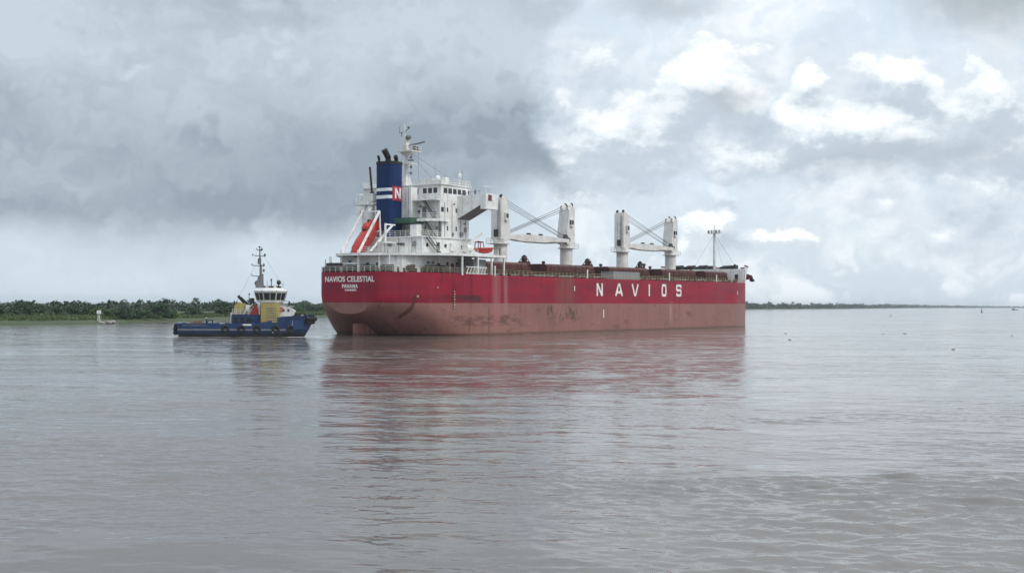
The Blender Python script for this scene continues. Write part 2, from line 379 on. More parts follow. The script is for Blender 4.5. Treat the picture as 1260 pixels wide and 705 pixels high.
def hullmat(t, b):
    p = objco(t); x, y, z = sep(t, p)
    n1 = noise(t, p, .11, 7., .6); n2 = noise(t, vm(t, 'MULTIPLY', p, (.9, .9, .07)), 1., 7., .68)
    n3 = noise(t, p, 1.3, 6., .7); n4 = noise(t, vm(t, 'MULTIPLY', p, (.16, .5, .5)), 1., 7., .65)
    plate = noise(t, vm(t, 'MULTIPLY', p, (.085, .0, .38)), 1., 1., .5)
    # red topsides
    red = mixc(t, n1.step(.3, .7), (.250, .0055, .020), (.305, .0085, .030))
    red = mixc(t, plate.step(.38, .62) * .6, red, (.175, .007, .026))
    red = mixc(t, n2.step(.55, .78) * .7, red, (.27, .055, .075))
    red = mixc(t, n2.step(.45, .27) * .75, red, (.10, .008, .018))
    red = mixc(t, n3.step(.62, .8) * .5, red, (.14, .035, .03))
    # boot-topping, faded pinkish brown
    pink = mixc(t, n1.step(.3, .7), (.220, .098, .080), (.290, .137, .113))
    pink = mixc(t, n2.step(.52, .8) * .7, pink, (.33, .175, .148))
    pink = mixc(t, n2.step(.45, .25) * .85, pink, (.095, .042, .034))
    pink = mixc(t, n4.step(.54, .68) * .7, pink, (.135, .062, .050))
    pink = mixc(t, n3.step(.6, .78) * .5, pink, (.13, .06, .045))
    line = z - (6.2 - x * .0055) + (n3 - .5) * .03
    c = mixc(t, line.step(.02, -.02), red, pink)
    def box(x0, x1, z0, z1, fx=1., fz=.4):
        return (x.step(x0 - fx, x0 + fx) * x.step(x1 + fx, x1 - fx) * z.step(z0 - fz, z0 + fz) * z.step(z1 + fz, z1 - fz))
    # fender scuffs, rust runs, rubbed paint
    c = mixc(t, box(9.8, 19.6, 6.3, 7.6, .9, .2) * (n4 * 3.2 - .85).clamp(), c, (.05, .014, .018))
    c = mixc(t, box(11., 33., 1.8, 3.7, 3., .5) * noise(t, vm(t, 'MULTIPLY', p, (.35, .5, 1.3)), 1., 6., .7).step(.45, .53) * .62, c, (.07, .035, .032))
    c = mixc(t, box(41., 56., 2.0, 5.6, 2.5, .8) * noise(t, vm(t, 'MULTIPLY', p, (1.1, 1., .35)), 1., 6., .75).step(.50, .58) * .85, c, (.075, .048, .024))
    c = mixc(t, box(23.6, 26.2, 2., 12.5, .7, .6) * (n2 * 1.7 - .15).clamp() * .85, c, (.34, .13, .13))
    c = mixc(t, box(27.6, 28.9, 4., 12.5, .5, .6) * (n2 * 1.7 - .2).clamp() * .7, c, (.36, .16, .16))
    c = mixc(t, box(47.5, 54., 6., 12.5, 1.5, .6) * (n2 * 1.8 - .3).clamp() * .8, c, (.20, .075, .05))
    c = mixc(t, box(59.5, 63.5, 8.1, 9.6, 1., .4) * n3.step(.42, .6) * .8, c, (.09, .02, .03))
    c = mixc(t, box(100., 101.2, 1., 5.5, .5, 1.) * n2.step(.4, .6) * .6, c, (.42, .24, .21))
    run = x - 4.6 - (z - 5.) * .22 + (n4 - .5) * 1.4
    c = mixc(t, run.abs().step(.55, .1) * z.step(2.2, 3.5) * z.step(8.6, 7.6) * y.step(-7, -9) * .8, c, (.075, .02, .018))
    c = mixc(t, (z - (6.6 + (n1 - .5) * 3.)).step(.0, .3) * (z - 7.4).step(.6, .0) * x.step(1.5, 3.) * x.step(20., 8.) * .4, c, (.17, .011, .02))
    # weed and slime at the water's edge
    wl = z + x * .00785
    c = mixc(t, (wl + (n4 - .5) * .8).step(.75, .1) * .7, c, (.075, .045, .032))
    put(t, b.inputs['Base Color'], c)
    put(t, b.inputs['Roughness'], n1.step(.3, .7, .42, .6)); b.inputs['Specular IOR Level'].default_value = .3
    # dished plating between the frames, welded strakes
    fr = x._m('SINE', x * 2.2) * .5 + .5
    sm = (z * .42)._m('FRACT', z * .42).step(.0, .04, 1., 0.)
    bm_ = t.nodes.new('ShaderNodeBump'); bm_.inputs['Strength'].default_value = .35; bm_.inputs['Distance'].default_value = .05
    put(t, bm_.inputs['Height'], fr * noise(t, p, .25, 2., .5) + sm * .15 + n3 * .25); t.links.new(bm_.outputs[0], b.inputs['Normal'])
M['hull'] = mat('hull_red_over_pink', hullmat)
def tughullmat(t, b):
    p = objco(t); x, y, z = sep(t, p)
    n1 = noise(t, p, .5, 6., .65); n2 = noise(t, vm(t, 'MULTIPLY', p, (1.6, 1.6, .3)), 1., 6., .7)
    c = mixc(t, n1.step(.3, .7), (.007, .030, .098), (.011, .042, .125))
    c = mixc(t, n2.step(.54, .75) * .7, c, (.028, .04, .06))
    c = mixc(t, n2.step(.45, .25) * .8, c, (.010, .014, .020))
    c = mixc(t, x.step(17., 20.) * n1.step(.35, .6) * .5, c, (.005, .014, .04))
    c = mixc(t, (z + (n1 - .5) * .7).step(.95, .45), c, (.012, .013, .015))
    c = mixc(t, noise(t, p, 2.2, 6., .7).step(.6, .74) * .6, c, (.06, .035, .022))
    put(t, b.inputs['Base Color'], c); put(t, b.inputs['Roughness'], n1.step(.3, .7, .4, .7))
M['tughull'] = mat('tug_hull_blue_over_black', tughullmat)
#@@WATER
def watermat(t, b):
    ge = t.nodes.new('ShaderNodeNewGeometry'); p = Xp(t, ge.outputs['Position'])
    x, y, z = sep(t, p)
    big = noise(t, vm(t, 'MULTIPLY', p, (.02, .05, 1.)), 1., 4., .55)
    mid = noise(t, vm(t, 'MULTIPLY', p, (.05, .19, 1.)), 1., 5., .6)
    def sl(v, sc_, det, ro): return vm(t, 'SUBTRACT', noise(t, v, sc_, det, ro, color=True), (.5, .5, .5))
    wp = vm(t, 'ADD', p, vm(t, 'SCALE', sl(p, .12, 3., .5), scale=3.))
    s1 = sl(vm(t, 'MULTIPLY', wp, (.55, 1., 1.)), .22, 2., .5)
    s2 = sl(vm(t, 'MULTIPLY', wp, (.32, 1., 1.)), .85, 3., .55)
    s3 = sl(vm(t, 'MULTIPLY', vm(t, 'ADD', p, vm(t, 'SCALE', s2, scale=1.2)), (.34, 1., 1.)), 2.4, 3., .6)
    s4 = sl(vm(t, 'MULTIPLY', p, (.7, 1., 1.)), 9., 2., .6)
    # slick and rippled patches
    calm = big.step(.38, .62, .4, 1.4) * mid.step(.34, .66, .4, 1.5)
    amp = calm * (y.step(40., 130., .85, 1.1))
    s = vm(t, 'ADD', vm(t, 'SCALE', s1, scale=.15), vm(t, 'ADD', vm(t, 'SCALE', s2, scale=.42), vm(t, 'ADD', vm(t, 'SCALE', s3, scale=.5), vm(t, 'SCALE', s4, scale=.42))))
    s = vm(t, 'SCALE', s, scale=amp)
    a, c_, _ = sep(t, s)
    c_ = c_.min(0.) * 1.15 + c_.max(0.) * .18          # small wind waves: steep faces to the south, long backs
    near = (x.step(-30., -26.) * x.step(41.5, 37.5) * y.step(20., 22.) * y.step(91., 62.))     # where the sheet itself carries the wavelets
    k_ = 1. - near * .72
    nrm = vm(t, 'NORMALIZE', vm(t, 'ADD', Xp(t, ge.outputs['Normal']), comb(t, a * k_, c_ * k_, 0.)))
    t.links.new(nrm.s, b.inputs['Normal'])
    # wash: broken foam round the tug and astern of it, a thin line along the ship
    dx, dy = x + 59.4, y - 207.6
    u = dx * .9903 + dy * .1392; v = dy * .9903 - dx * .1392
    d = ((u - 12.).abs() - 12.4).max(v.abs() - 4.3)
    fn_ = noise(t, vm(t, 'MULTIPLY', p, (.5, 1.1, 1.)), 1., 7., .68)
    foam = d.step(2.2, .0) * fn_.step(.43, .56) + u.step(-42., -3.) * u.step(2., -2.) * (v.abs() - 3. + u * .10).step(3.5, .5) * fn_.step(.50, .64) * .6
    sx, sy = x + 30.4, y - 217.4
    su = sx * .5662 + sy * .8243; sv = sy * .5662 - sx * .8243
    foam = (foam + (sv + 16.5).abs().step(1.1, .2) * su.step(12., 30.) * su.step(150., 140.) * fn_.step(.48, .62) * .5).clamp()
    mud = mixc(t, big.step(.3, .7), (.104, .090, .077), (.130, .113, .098))
    put(t, b.inputs['Base Color'], mixc(t, foam, mud, (.62, .61, .60)))
    put(t, b.inputs['Roughness'], foam * .6 + .08); b.inputs['IOR'].default_value = 1.6
M['water'] = mat('muddy_river_water', watermat)
#@@END

# ------------------------------------------------------------------ river, banks, haze
def river():
    """one sheet to the horizon; the nearest water carries real wavelets (a random directional wave spectrum)"""
    n, ds = 1024, .07; x0, y0 = -30., 20.; L = n * ds
    rg = np.random.default_rng(12)
    k = 2 * np.pi * np.fft.fftfreq(n, ds); KX, KY = np.meshgrid(k, k, indexing='xy'); K = np.hypot(KX, KY); K[0, 0] = 1e-3
    th = np.arctan2(KX, KY); lam = 2 * np.pi / K
    def field(l0, l1, p, spread):
        A = np.where((lam > l0 * .6) & (lam < l1 * 1.6), K ** -p, 0) * np.exp(-np.clip(l0 / lam - 1, 0, 9) ** 2 * 3 - np.clip(lam / l1 - 1, 0, 9) ** 2 * 3)
        A = A * (np.abs(np.cos(th - .12)) ** spread + .05)
        F = np.fft.ifft2(A * np.exp(2j * np.pi * rg.uniform(size=(n, n)))).real
        gy, gx = np.gradient(F, ds); return F / math.sqrt((gx ** 2 + gy ** 2).mean())          # unit rms slope
    def blur_noise(sx, sy):
        F = np.fft.ifft2(np.exp(-(KX * sx) ** 2 - (KY * sy) ** 2) * np.fft.fft2(rg.normal(size=(n, n)))).real
        return F / F.std()
    swell = field(2.0, 5.0, 2.4, 2); chop = field(.55, 1.6, 2.2, 2.5); fine = field(.22, .5, 2.0, 1.5)
    xs = x0 + np.arange(n) * ds; ys = y0 + np.arange(n) * ds; Xg, Yg = np.meshgrid(xs, ys, indexing='xy')
    P = 1 / (1 + np.exp(-1.6 * blur_noise(3.5, 1.3))); P2 = 1 / (1 + np.exp(-1.5 * blur_noise(1.6, .8)))
    edge_ = 41.6 + .6 * np.sin(Xg * .55) + blur_noise(1.2, .5) * .5
    sm = lambda v, a, b: np.clip((v - a) / (b - a), 0, 1) ** 2 * (3 - 2 * np.clip((v - a) / (b - a), 0, 1))
    boil = sm(Xg + (Yg - 30) * .15, 0., 9.) * sm(edge_ - Yg, 0., 1.2)
    lip = np.exp(-((edge_ - Yg - .5) / .55) ** 2) * sm(Xg, 8., 12.)
    Z = swell * .024 + chop * (.020 + .11 * P * P2 + boil * (.06 + .11 * P2) + lip * .10) + fine * (.014 + .042 * P + boil * .06)
    fade = sm(Xg, x0, x0 + 4) * sm(x0 + L - ds - Xg, 0, 4) * sm(Yg, y0, y0 + 2) * (sm(y0 + L - ds - Yg, 0, 30))
    Z *= fade; Z[0] = Z[-1] = 0; Z[:, 0] = Z[:, -1] = 0
    V = np.stack([Xg, Yg, Z], -1).reshape(-1, 3)
    i = np.arange((n - 1) * n).reshape(n - 1, n)[:, :-1].ravel()
    Fq = np.stack([i, i + 1, i + n + 1, i + n], 1)
    x1, y1 = xs[-1], ys[-1]; X0, X1, Y0, Y1 = -9000., 9000., -400., 15000.; b = len(V)
    V = np.concatenate([V, np.array([(X0, Y0, 0), (x0, Y0, 0), (x1, Y0, 0), (X1, Y0, 0), (X0, y0, 0), (X1, y0, 0), (X0, y1, 0), (X1, y1, 0), (X0, Y1, 0), (x0, Y1, 0), (x1, Y1, 0), (X1, Y1, 0)])])
    c00, c10, c01, c11 = 0, n - 1, n * (n - 1), n * n - 1
    Fq = np.concatenate([Fq, np.array([(b, b + 1, c00, b + 4), (b + 1, b + 2, c10, c00), (b + 2, b + 3, b + 5, c10), (b + 4, c00, c01, b + 6), (c10, b + 5, b + 7, c11),
                                      (b + 6, c01, b + 9, b + 8), (c01, c11, b + 10, b + 9), (c11, b + 7, b + 11, b + 10)])])
    me = bpy.data.meshes.new('river_water'); me.vertices.add(len(V)); me.vertices.foreach_set('co', V.ravel().astype(np.float32))
    me.loops.add(Fq.size); me.loops.foreach_set('vertex_index', Fq.ravel().astype(np.int32))
    me.polygons.add(len(Fq)); me.polygons.foreach_set('loop_start', (np.arange(len(Fq)) * 4).astype(np.int32)); me.polygons.foreach_set('loop_total', np.full(len(Fq), 4, np.int32))
    sm_ = np.ones(len(Fq), bool); me.polygons.foreach_set('use_smooth', sm_); me.update(calc_edges=True); me.materials.append(M['water'])
    o = bpy.data.objects.new('river_water', me); col.objects.link(o); return o
tag(river(), kind='structure')

def groundmat(t, b):
    p = objco(t)
    n = noise(t, p, .09, 7., .65)
    put(t, b.inputs['Base Color'], mixc(t, noise(t, p, .9, 5., .6).step(.35, .65), mixc(t, n.step(.35, .65), (.035, .058, .020), (.060, .070, .030)), (.045, .064, .022)))
    put(t, b.inputs['Roughness'], .9)
M['bank'] = mat('grassy_bank_ground', groundmat)
random.seed(4)
shore = [(-420, 215), (-250, 250), (-160, 277), (-130, 295), (-119, 304), (-111, 313), (-112.5, 331), (-104.5, 359), (-94.5, 410), (-79, 479), (-66, 540), (-40, 640), (10, 760), (70, 900), (150, 1080)]
def shore_x(i, t):
    a, b = shore[i], shore[i + 1]; return a[0] + (b[0] - a[0]) * t, a[1] + (b[1] - a[1]) * t
rows = []
for off, zz in ((0, -.3), (1.5, .35), (6, .8), (16, 1.3), (40, 1.5), (120, 1.8), (400, 2.5), (1800, 3.)):
    row = []
    for i in range(len(shore) - 1):
        for k in range(5):
            px, py = shore_x(i, k / 5); j = random.uniform(-1, 1) if off < 20 else 0
            row.append((px - off * .75 + j, py + off * .66 + j, zz + random.uniform(-.1, .15) * (off > 0)))
    rows.append(row)
tag(MB().grid(rows).build('left_bank_ground', M['bank'], smooth=60), kind='structure')
# far right shore, receding downstream
far = [(180, 1500), (350, 1725), (582, 2249), (765, 2640), (1250, 3800), (1838, 5100), (3300, 7800), (6500, 12500)]
rows = [[(x - o * .9, y + o * .4, zz) for x, y in far] for o, zz in ((0, -.3), (6, .8), (60, 1.5), (900, 3.))]
tag(MB().grid(rows).build('far_bank_ground', M['bank'], smooth=60), kind='structure')

def hazemat():
    m = bpy.data.materials.new('haze_air'); m.use_nodes = True; t = m.node_tree; t.nodes.clear()
    v = t.nodes.new('ShaderNodeVolumePrincipled'); v.inputs['Color'].default_value = (.80, .86, .92, 1)
    v.inputs['Density'].default_value = 8e-5; v.inputs['Anisotropy'].default_value = .2
    o = t.nodes.new('ShaderNodeOutputMaterial'); t.links.new(v.outputs[0], o.inputs['Volume']); return m
tag(MB().box(-9100, 9100, -500, 15100, -1.5, 52).build('haze', hazemat()), kind='stuff')
#@@SHIP
# ------------------------------------------------------------------ the bulk carrier
S_, C_ = .5662, .8243
ship = empty('cargo_ship', (-30.4, 217.4, 0), math.atan2(C_, S_), -R(.45))
tag(ship, 'red and pinkish brown bulk carrier with white deckhouse, blue funnel and four white cranes', 'ship')
DZ = [(0, 11.95), (4, 11.9), (20, 11.6), (50, 11.4), (200, 11.4)]
BD = [(0, 6.7), (.35, 7.35), (1, 8.1), (2, 9.05), (4, 10.9), (6, 12.5), (8, 13.8), (10, 14.75), (13, 15.6), (17, 16.02), (22, 16.13), (137, 16.13), (141, 15.98),
      (145, 15.5), (150, 14.4), (155, 12.75), (160, 10.65), (165, 8.3), (170, 5.6), (174, 3.), (175.6, 1.3), (176.2, .05)]
ZB = [(0, 4.1), (2, 3.3), (4, 2.3), (6, 1.0), (8, -.6), (10, -2.5), (14, -6), (20, -10), (30, -12), (200, -12)]
def hb(X, z):
    B = interp(X, BD)
    if X > 60: return B
    zb = interp(X, ZB); p = 2.5 + X * .2
    t = min(1, max(0, (8.4 - z) / (8.4 - zb)))
    return B * max(0., 1 - t ** p) ** .5
Xs = [0, .35, 1, 2, 3, 4, 5, 6, 7, 8, 9, 10, 11.5, 13, 15, 17, 19.5, 22, 26, 30, 36, 44, 60, 80, 100, 120, 137, 139, 141, 143, 145, 147.5, 150, 152.5, 155, 157.5, 160, 162.5, 165, 167.5, 170, 172, 174, 175, 175.6, 176.2]
NZ = 22
hull = MB()
for sgn in (1, -1):
    rows = []
    for X in Xs:
        zb = max(interp(X, ZB), -3.); zd = interp(X, DZ); r = []
        for j in range(NZ + 1):
            u = j / NZ; z = zb + (zd - zb) * (u ** 1.6)
            r.append((X, sgn * hb(X, z), z))
        rows.append(r)
    hull.grid(rows)
    k = len(hull.v)
zb = 4.1; zd = 11.95
tr = []
for j in range(NZ + 1):
    z = zb + (zd - zb) * ((j / NZ) ** 1.6); tr.append((hb(0, z), z))
hull.grid([[(0, -y_ + 2 * y_ * i / 8, z_) for i in range(9)] for y_, z_ in tr])
import bmesh
hull_o = hull.build('hull', M['hull'], ship, fix=False)
bm = bmesh.new(); bm.from_mesh(hull_o.data); bmesh.ops.remove_doubles(bm, verts=bm.verts, dist=.003); bmesh.ops.recalc_face_normals(bm, faces=bm.faces); bm.to_mesh(hull_o.data); bm.free()
hull_o.data.shade_smooth(); hull_o.data.set_sharp_from_angle(angle=R(50))
# main deck, a little below the sheer line
dk = MB()
dk.grid([[(X, s * (interp(X, BD) - .06), interp(X, DZ) - .12) for s in (-1, -.5, 0, .5, 1)] for X in Xs[:-1]])
dk.build('main_deck', M['deckred'], ship)
# rudder with its horn
ru = MB(); ru.prism([(1.2, -.18), (2.0, -.42), (3.9, -.42), (4.1, 0), (3.9, .42), (2.0, .42), (1.2, .18)], -2., 2.25)
rud = ru.build('rudder', M['hull'], ship, smooth=40)
MB().prism([(4.15, -.3), (4.5, -.45), (7.6, -.6), (7.6, .6), (4.5, .45), (4.15, .3)], -2., 2.6).build('rudder_horn', M['hull'], rud, smooth=40)

# --- lettering as thin raised plates
def strokes(m, segs, ox, oz, W, H, th, y, flip=1):
    """letters built of strokes; u across 0..1, v up 0..1; drawn on the starboard side (x runs forward)"""
    for a, b in segs:
        p = Vector((ox + a[0] * W, 0, oz + a[1] * H)); q_ = Vector((ox + b[0] * W, 0, oz + b[1] * H))
        d = (q_ - p).normalized(); n = Vector((-d.z, 0, d.x)) * th / 2
        vs = [p - n, q_ - n, q_ + n, p + n]
        m.add([(v.x, y, v.z) for v in vs] + [(v.x, y - .02, v.z) for v in vs], [(0, 1, 2, 3), (7, 6, 5, 4), (0, 4, 5, 1), (1, 5, 6, 2), (2, 6, 7, 3), (3, 7, 4, 0)])
def stroke_offset(segs):
    return segs
LET = {
 'N': [((.1, 0), (.1, 1)), ((.9, 0), (.9, 1)), ((.12, .97), (.88, .03))],
 'A': [((.06, 0), (.46, 1)), ((.94, 0), (.54, 1)), ((.24, .3), (.76, .3))],
 'V': [((.06, 1), (.46, 0)), ((.94, 1), (.54, 0))],
 'I': [((.5, 0), (.5, 1))],
 'O': [((.12, .14), (.12, .86)), ((.88, .14), (.88, .86)), ((.08, .93), (.92, .93)), ((.08, .07), (.92, .07))],
 'S': [((.1, .93), (.9, .93)), ((.12, .52), (.12, .96)), ((.1, .52), (.9, .52)), ((.88, .06), (.88, .5)), ((.1, .07), (.9, .07)), ((.88, .72), (.88, .96)), ((.12, .05), (.12, .28))]}
for ch, x0, x1 in (('N', 63.8, 66.5), ('A', 72.3, 75.8), ('V', 80.2, 83.5), ('I', 88.0, 90.0), ('O', 95.5, 98.1), ('S', 103.4, 106.5)):
    m = MB()
    for i, sg in enumerate(LET[ch]): strokes(m, [sg], x0, 7.55, x1 - x0, 2.85, .62, -16.15 - .003 * i)
    m.build('hull_letter', M['letter'], hull_o)
def text_mesh(s, size, name, mat_, parent, mtx, bold=0., ext=.012, sx=1., space=1.05):
    cu = bpy.data.curves.new(name, 'FONT'); cu.body = s; cu.size = size; cu.align_x = 'CENTER'; cu.extrude = ext; cu.offset = bold; cu.space_character = space
    o = bpy.data.objects.new(name, cu); col.objects.link(o)
    dg = bpy.context.evaluated_depsgraph_get(); me = bpy.data.meshes.new_from_object(o.evaluated_get(dg)); me.name = name
    bpy.data.objects.remove(o); bpy.data.curves.remove(cu)
    me.materials.clear(); me.materials.append(mat_)
    o = bpy.data.objects.new(name, me); col.objects.link(o); o.parent = parent
    o.matrix_local = mtx @ Matrix.Diagonal((sx, 1, 1, 1)); return o
# on the transom the reader looks forward: text x runs to starboard (-Y), text y up
TX = lambda y, z: Matrix(((0, 0, -1, -.03), (-1, 0, 0, y), (0, 1, 0, z), (0, 0, 0, 1)))
text_mesh('NAVIOS CELESTIAL', 1.42, 'ship_name_lettering', M['letter'], hull_o, TX(0, 10.12), .035, sx=.98)
text_mesh('PANAMA', .98, 'home_port_lettering', M['letter'], hull_o, TX(-.15, 8.95), .03, sx=.92, space=1.12)
m = MB()
for i in range(7): m.box(-.03, -.015, -1.75 + i * .42, -1.75 + i * .42 + .3, 8.38, 8.72)
m.build('number_lettering', M['letter'], hull_o)
# draught and load marks
m = MB(); m.box(66.8, 67.15, -16.16, -16.14, 2.6, 4.5); m.build('draught_mark', M['letter'], hull_o)
m = MB(); m.box(54.2, 54.5, -16.16, -16.14, 8.6, 9.7); m.build('draught_mark', M['letter'], hull_o)
m = MB(); m.box(8.5, 8.75, -14.3, -14.2, 8.9, 9.2).box(5.1, 5.4, -12.3, -12.05, 7.2, 7.6); m.build('tug_mark', M['raily'], hull_o)
m = MB()
for i in range(7): m.box(11.9, 12.12 + .12 * (i % 2), -15.62, -15.52, 5.2 + i * .5, 5.42 + i * .5)
m.build('draught_figure', M['raily'], hull_o)
m = MB(); m.box(142.2, 142.5, -15.92, -15.86, 8., 9.); m.build('draught_mark', M['letter'], hull_o)

# --- forecastle
fo = MB(); XF = [153, 155, 157.5, 160, 162.5, 165, 167.5, 170, 172, 174, 175.6, 176.4]
def fb_(X): return interp(X, BD) if X < 176 else .1
def flare(X, k): return (X - 153) / 23 * 1.5 * k
for s in (1, -1):
    rows = []
    for X in XF:
        rows.append([(X + (X - 153) / 23 * 1.0 * k, s * (fb_(X) + .03 + flare(X, k)), 11.42 + 4.9 * k) for k in (0, .33, .66, 1)])
    fo.grid(rows)
fo.build('forecastle', M['white'], ship, smooth=40)
fc = bpy.data.objects['forecastle']
MB().grid([[(X + (X - 153) / 23 * .75, s * (fb_(X) + flare(X, .75) - .1), 15.2) for s in (-1, 0, 1)] for X in XF]).build('forecastle_deck', M['deckgreen'], fc)
MB().box(152.7, 152.98, -13.3, 13.3, 11.35, 15.5).build('forecastle_bulkhead', M['white'], fc)
for y_ in (-11.5, 10.6): MB().box(152.6, 152.69, y_, y_ + 1., 11.9, 13.9).build('bulkhead_door', M['dark'], fc)
m = MB()
for s in (1, -1): m.tube([(X + (X - 153) / 23 * 1., s * (fb_(X) + flare(X, 1) + .03), 16.38) for X in XF], .2, 6)
m.build('bulwark_cap', M['redrail'], fc)
# windlass and winches on the forecastle
m = MB()
for X, y_ in ((160, 7), (160, 3), (166, -2), (166, 3), (163, -5.5), (158, 10)):
    m.cyl((X, y_ - 1., 16.2), (X, y_ + 1., 16.2), .7, n=12).box(X - .9, X + .9, y_ - 1.2, y_ - 1., 15.2, 16.9).box(X - .9, X + .9, y_ + 1., y_ + 1.2, 15.2, 16.7)
    m.box(X - .5, X + .5, y_ + 1.3, y_ + 2.1, 15.2, 16.5)
m.build('windlass', M['dark'], fc, smooth=40)
m = MB()
for i in range(8): m.cyl((156 + i * 2.1, -9 + i * .9, 15.2), (156 + i * 2.1, -9 + i * .9, 16.6 + (i % 3) * .25), .3, n=8)
m.build('forecastle_bollard', M['dark'], fc)
# foremast
m = MB(); m.cyl((161.6, 0, 15.2), (161.6, 0, 27.6), .42, .33, n=12).cyl((161.6, 0, 27.6), (161.6, 0, 29.3), .1, .07, n=6)
fm = m.build('foremast', M['crane'], ship, smooth=40)
m = MB(); m.box(160.9, 162.3, -1.9, 1.9, 26.4, 26.55); rail_mb([(160.9, -1.9, 26.5), (160.9, 1.9, 26.5), (162.3, 1.9, 26.5), (162.3, -1.9, 26.5), (160.9, -1.9, 26.5)], .7, 1.2, .05, 2, m)
m.build('mast_platform', M['crane'], fm)
m = MB()
for y_ in (-1.7, -.7, .8, 1.8): m.box(161.1, 161.6, y_ - .15, y_ + .15, 26.6, 27.5)
m.build('masthead_light', M['steel'], fm)
m = MB()
for y_, X in ((5, 157), (-5, 157), (4, 170), (-4, 170)): m.cyl((161.6, 0, 26.3), (X, y_, 15.5), .03, n=4)
m.build('mast_stay', M['wire'], fm)
# anchor on its bolster
AM = Matrix.Translation((171.3, -6.6, 13.6)) @ Matrix.Scale(.78, 4) @ Matrix.Rotation(R(-38), 4, 'Z') @ Matrix.Rotation(R(38), 4, 'Y')
m = MB(); m.box(-.8, 2.3, -.22, .22, -.25, .25, AM).prism([(2.0, -1.3), (2.9, -1.1), (2.9, 1.1), (2.0, 1.3)], -.35, .35, 'z', AM)
for sg in (1, -1): m.hexa([(2.1, sg * .8 - .25, -.3), (2.8, sg * .8 - .25, -.3), (2.8, sg * .8 + .25, -.3), (2.1, sg * .8 + .25, -.3), (.3, sg * 1.15 - .12, .9), (.7, sg * 1.15 - .12, .95), (.7, sg * 1.15 + .12, .95), (.3, sg * 1.15 + .12, .9)], AM)
an = m.build('anchor', M['dark'], ship)
MB().hexa([(170.6, -5.2, 12.4), (172.6, -4.4, 12.6), (172.2, -4., 15.), (170.2, -5., 15.), (172.2, -8., 12.9), (173.1, -7.3, 13.), (172.9, -7.2, 13.9), (171.9, -7.8, 13.9)]).build('anchor_pocket', M['redrail'], ship)

# --- hatches and coamings between the cranes
for X0, X1 in ((29, 46), (53.2, 73.6), (81, 101), (108.6, 128.6), (136.3, 151)):
    hw = 9.3 if X0 < 130 else 8.6
    m = MB(); m.box(X0, X1, -hw, hw, 11.28, 13.1)
    for k in range(int((X1 - X0) / 1.6) + 1):
        for s in (1, -1): m.box(X0 + .1 + k * 1.6, X0 + .25 + k * 1.6, s * (hw + .02), s * (hw + .55), 11.29, 12.9)
    m.box(X0 - .3, X1 + .3, -hw - .6, hw + .6, 12.92, 13.09)
    hc = m.build('hatch_coaming', M['hatch'], ship)
    m = MB(); n = 4; L = (X1 - X0) / n
    for k in range(n):
        a, b_ = X0 + k * L + .08, X0 + (k + 1) * L - .08
        m.box(a, b_, -hw - .35, hw + .35, 13.12, 14.15)
        m.prism([(-hw - .3, 14.15), (hw + .3, 14.15), (hw - .4, 14.62), (-hw + .4, 14.62)], a + .05, b_ - .05, 'x')
        for y_ in (-hw - .45, hw + .35): m.box(a + L * .3, a + L * .36, y_, y_ + .1, 13.2, 14.3)
    m.build('hatch_cover', M['hatch'], hc)
# deck houses at the feet of the cranes
for X in (49.2, 76.9, 104.6, 132.3):
    m = MB(); m.box(X - 2.6, X + 2.6, -6.5, 6.5, 11.28, 14.3); m.box(X - 2.9, X + 2.9, -6.8, 6.8, 14.3, 14.42)
    m.build('mast_house', M['hatch'], ship)
    m = MB(); m.cyl((X + 1.5, -5.6, 14.42), (X + 1.5, -5.6, 15.5), .28, n=8).ball((X + 1.5, -5.6, 15.7), (.5, .5, .35)); m.cyl((X - 1.5, 5.6, 14.42), (X - 1.5, 5.6, 15.6), .25, n=8).ball((X - 1.5, 5.6, 15.7), (.5, .5, .35))
    m.build('mushroom_vent', M['hatch'], ship, smooth=40)
# grey stowage box on the starboard side deck and small deck fittings
MB().box(74.2, 87., -14.6, -11.2, 11.28, 13.25).build('deck_store', M['grey'], ship)
m = MB(); rnd = random.Random(7)
for i in range(34):
    X = 27 + i * 3.6 + rnd.uniform(-1, 1)
    if 73 < X < 88: continue
    h_ = rnd.uniform(.4, 1.1); m.box(X, X + rnd.uniform(.3, 1.), -13.6, -13. + rnd.uniform(0, .7), 11.28, 11.28 + h_)
m.build('deck_fitting', M['hatch'], ship)
m = MB(); m.tube([(27, -12., 11.9), (150, -12., 11.9)], .14).tube([(27, -12.5, 11.75), (150, -12.5, 11.75)], .1)
m.build('deck_pipe', M['steel'], ship)
# railings
edge = lambda X, s, d=.12: (X, s * (interp(X, BD) - d), interp(X, DZ) + .0)
for s, X0, X1, nm in ((-1, 3, 152, 'raily'), (1, 10, 152, 'raily')):
    pts = [edge(X, s) for X in [x for x in Xs if X0 <= x <= X1] + [X1]]
    rail_mb(pts, 1.05, 1.5, .034, 3).build('deck_railing', M['railw' if s > 0 else nm], ship)
m = rail_mb([(.15, -6.5, 11.95), (.15, 6.5, 11.95)], 1.05, 1.5, .04, 3); rail_mb([(.15, -6.5, 11.95)] + [edge(X, -1) for X in (.35, 1, 2, 3)], 1.05, 1.5, .04, 3, m); rail_mb([(.15, 6.5, 11.95)] + [edge(X, 1) for X in (.35, 1, 2, 4, 6, 8, 10)], 1.05, 1.5, .04, 3, m)
m.build('stern_railing', M['railw'], ship)
m = MB()
for X, s in ((24.5, -1), (60, -1), (100, -1), (128, -1)):
    y_ = s * (interp(X, BD) - .1); m.cyl((X, y_, 11.4), (X, y_, 13.4), .16, n=8)
m.build('gangway_post', M['railw'], ship)

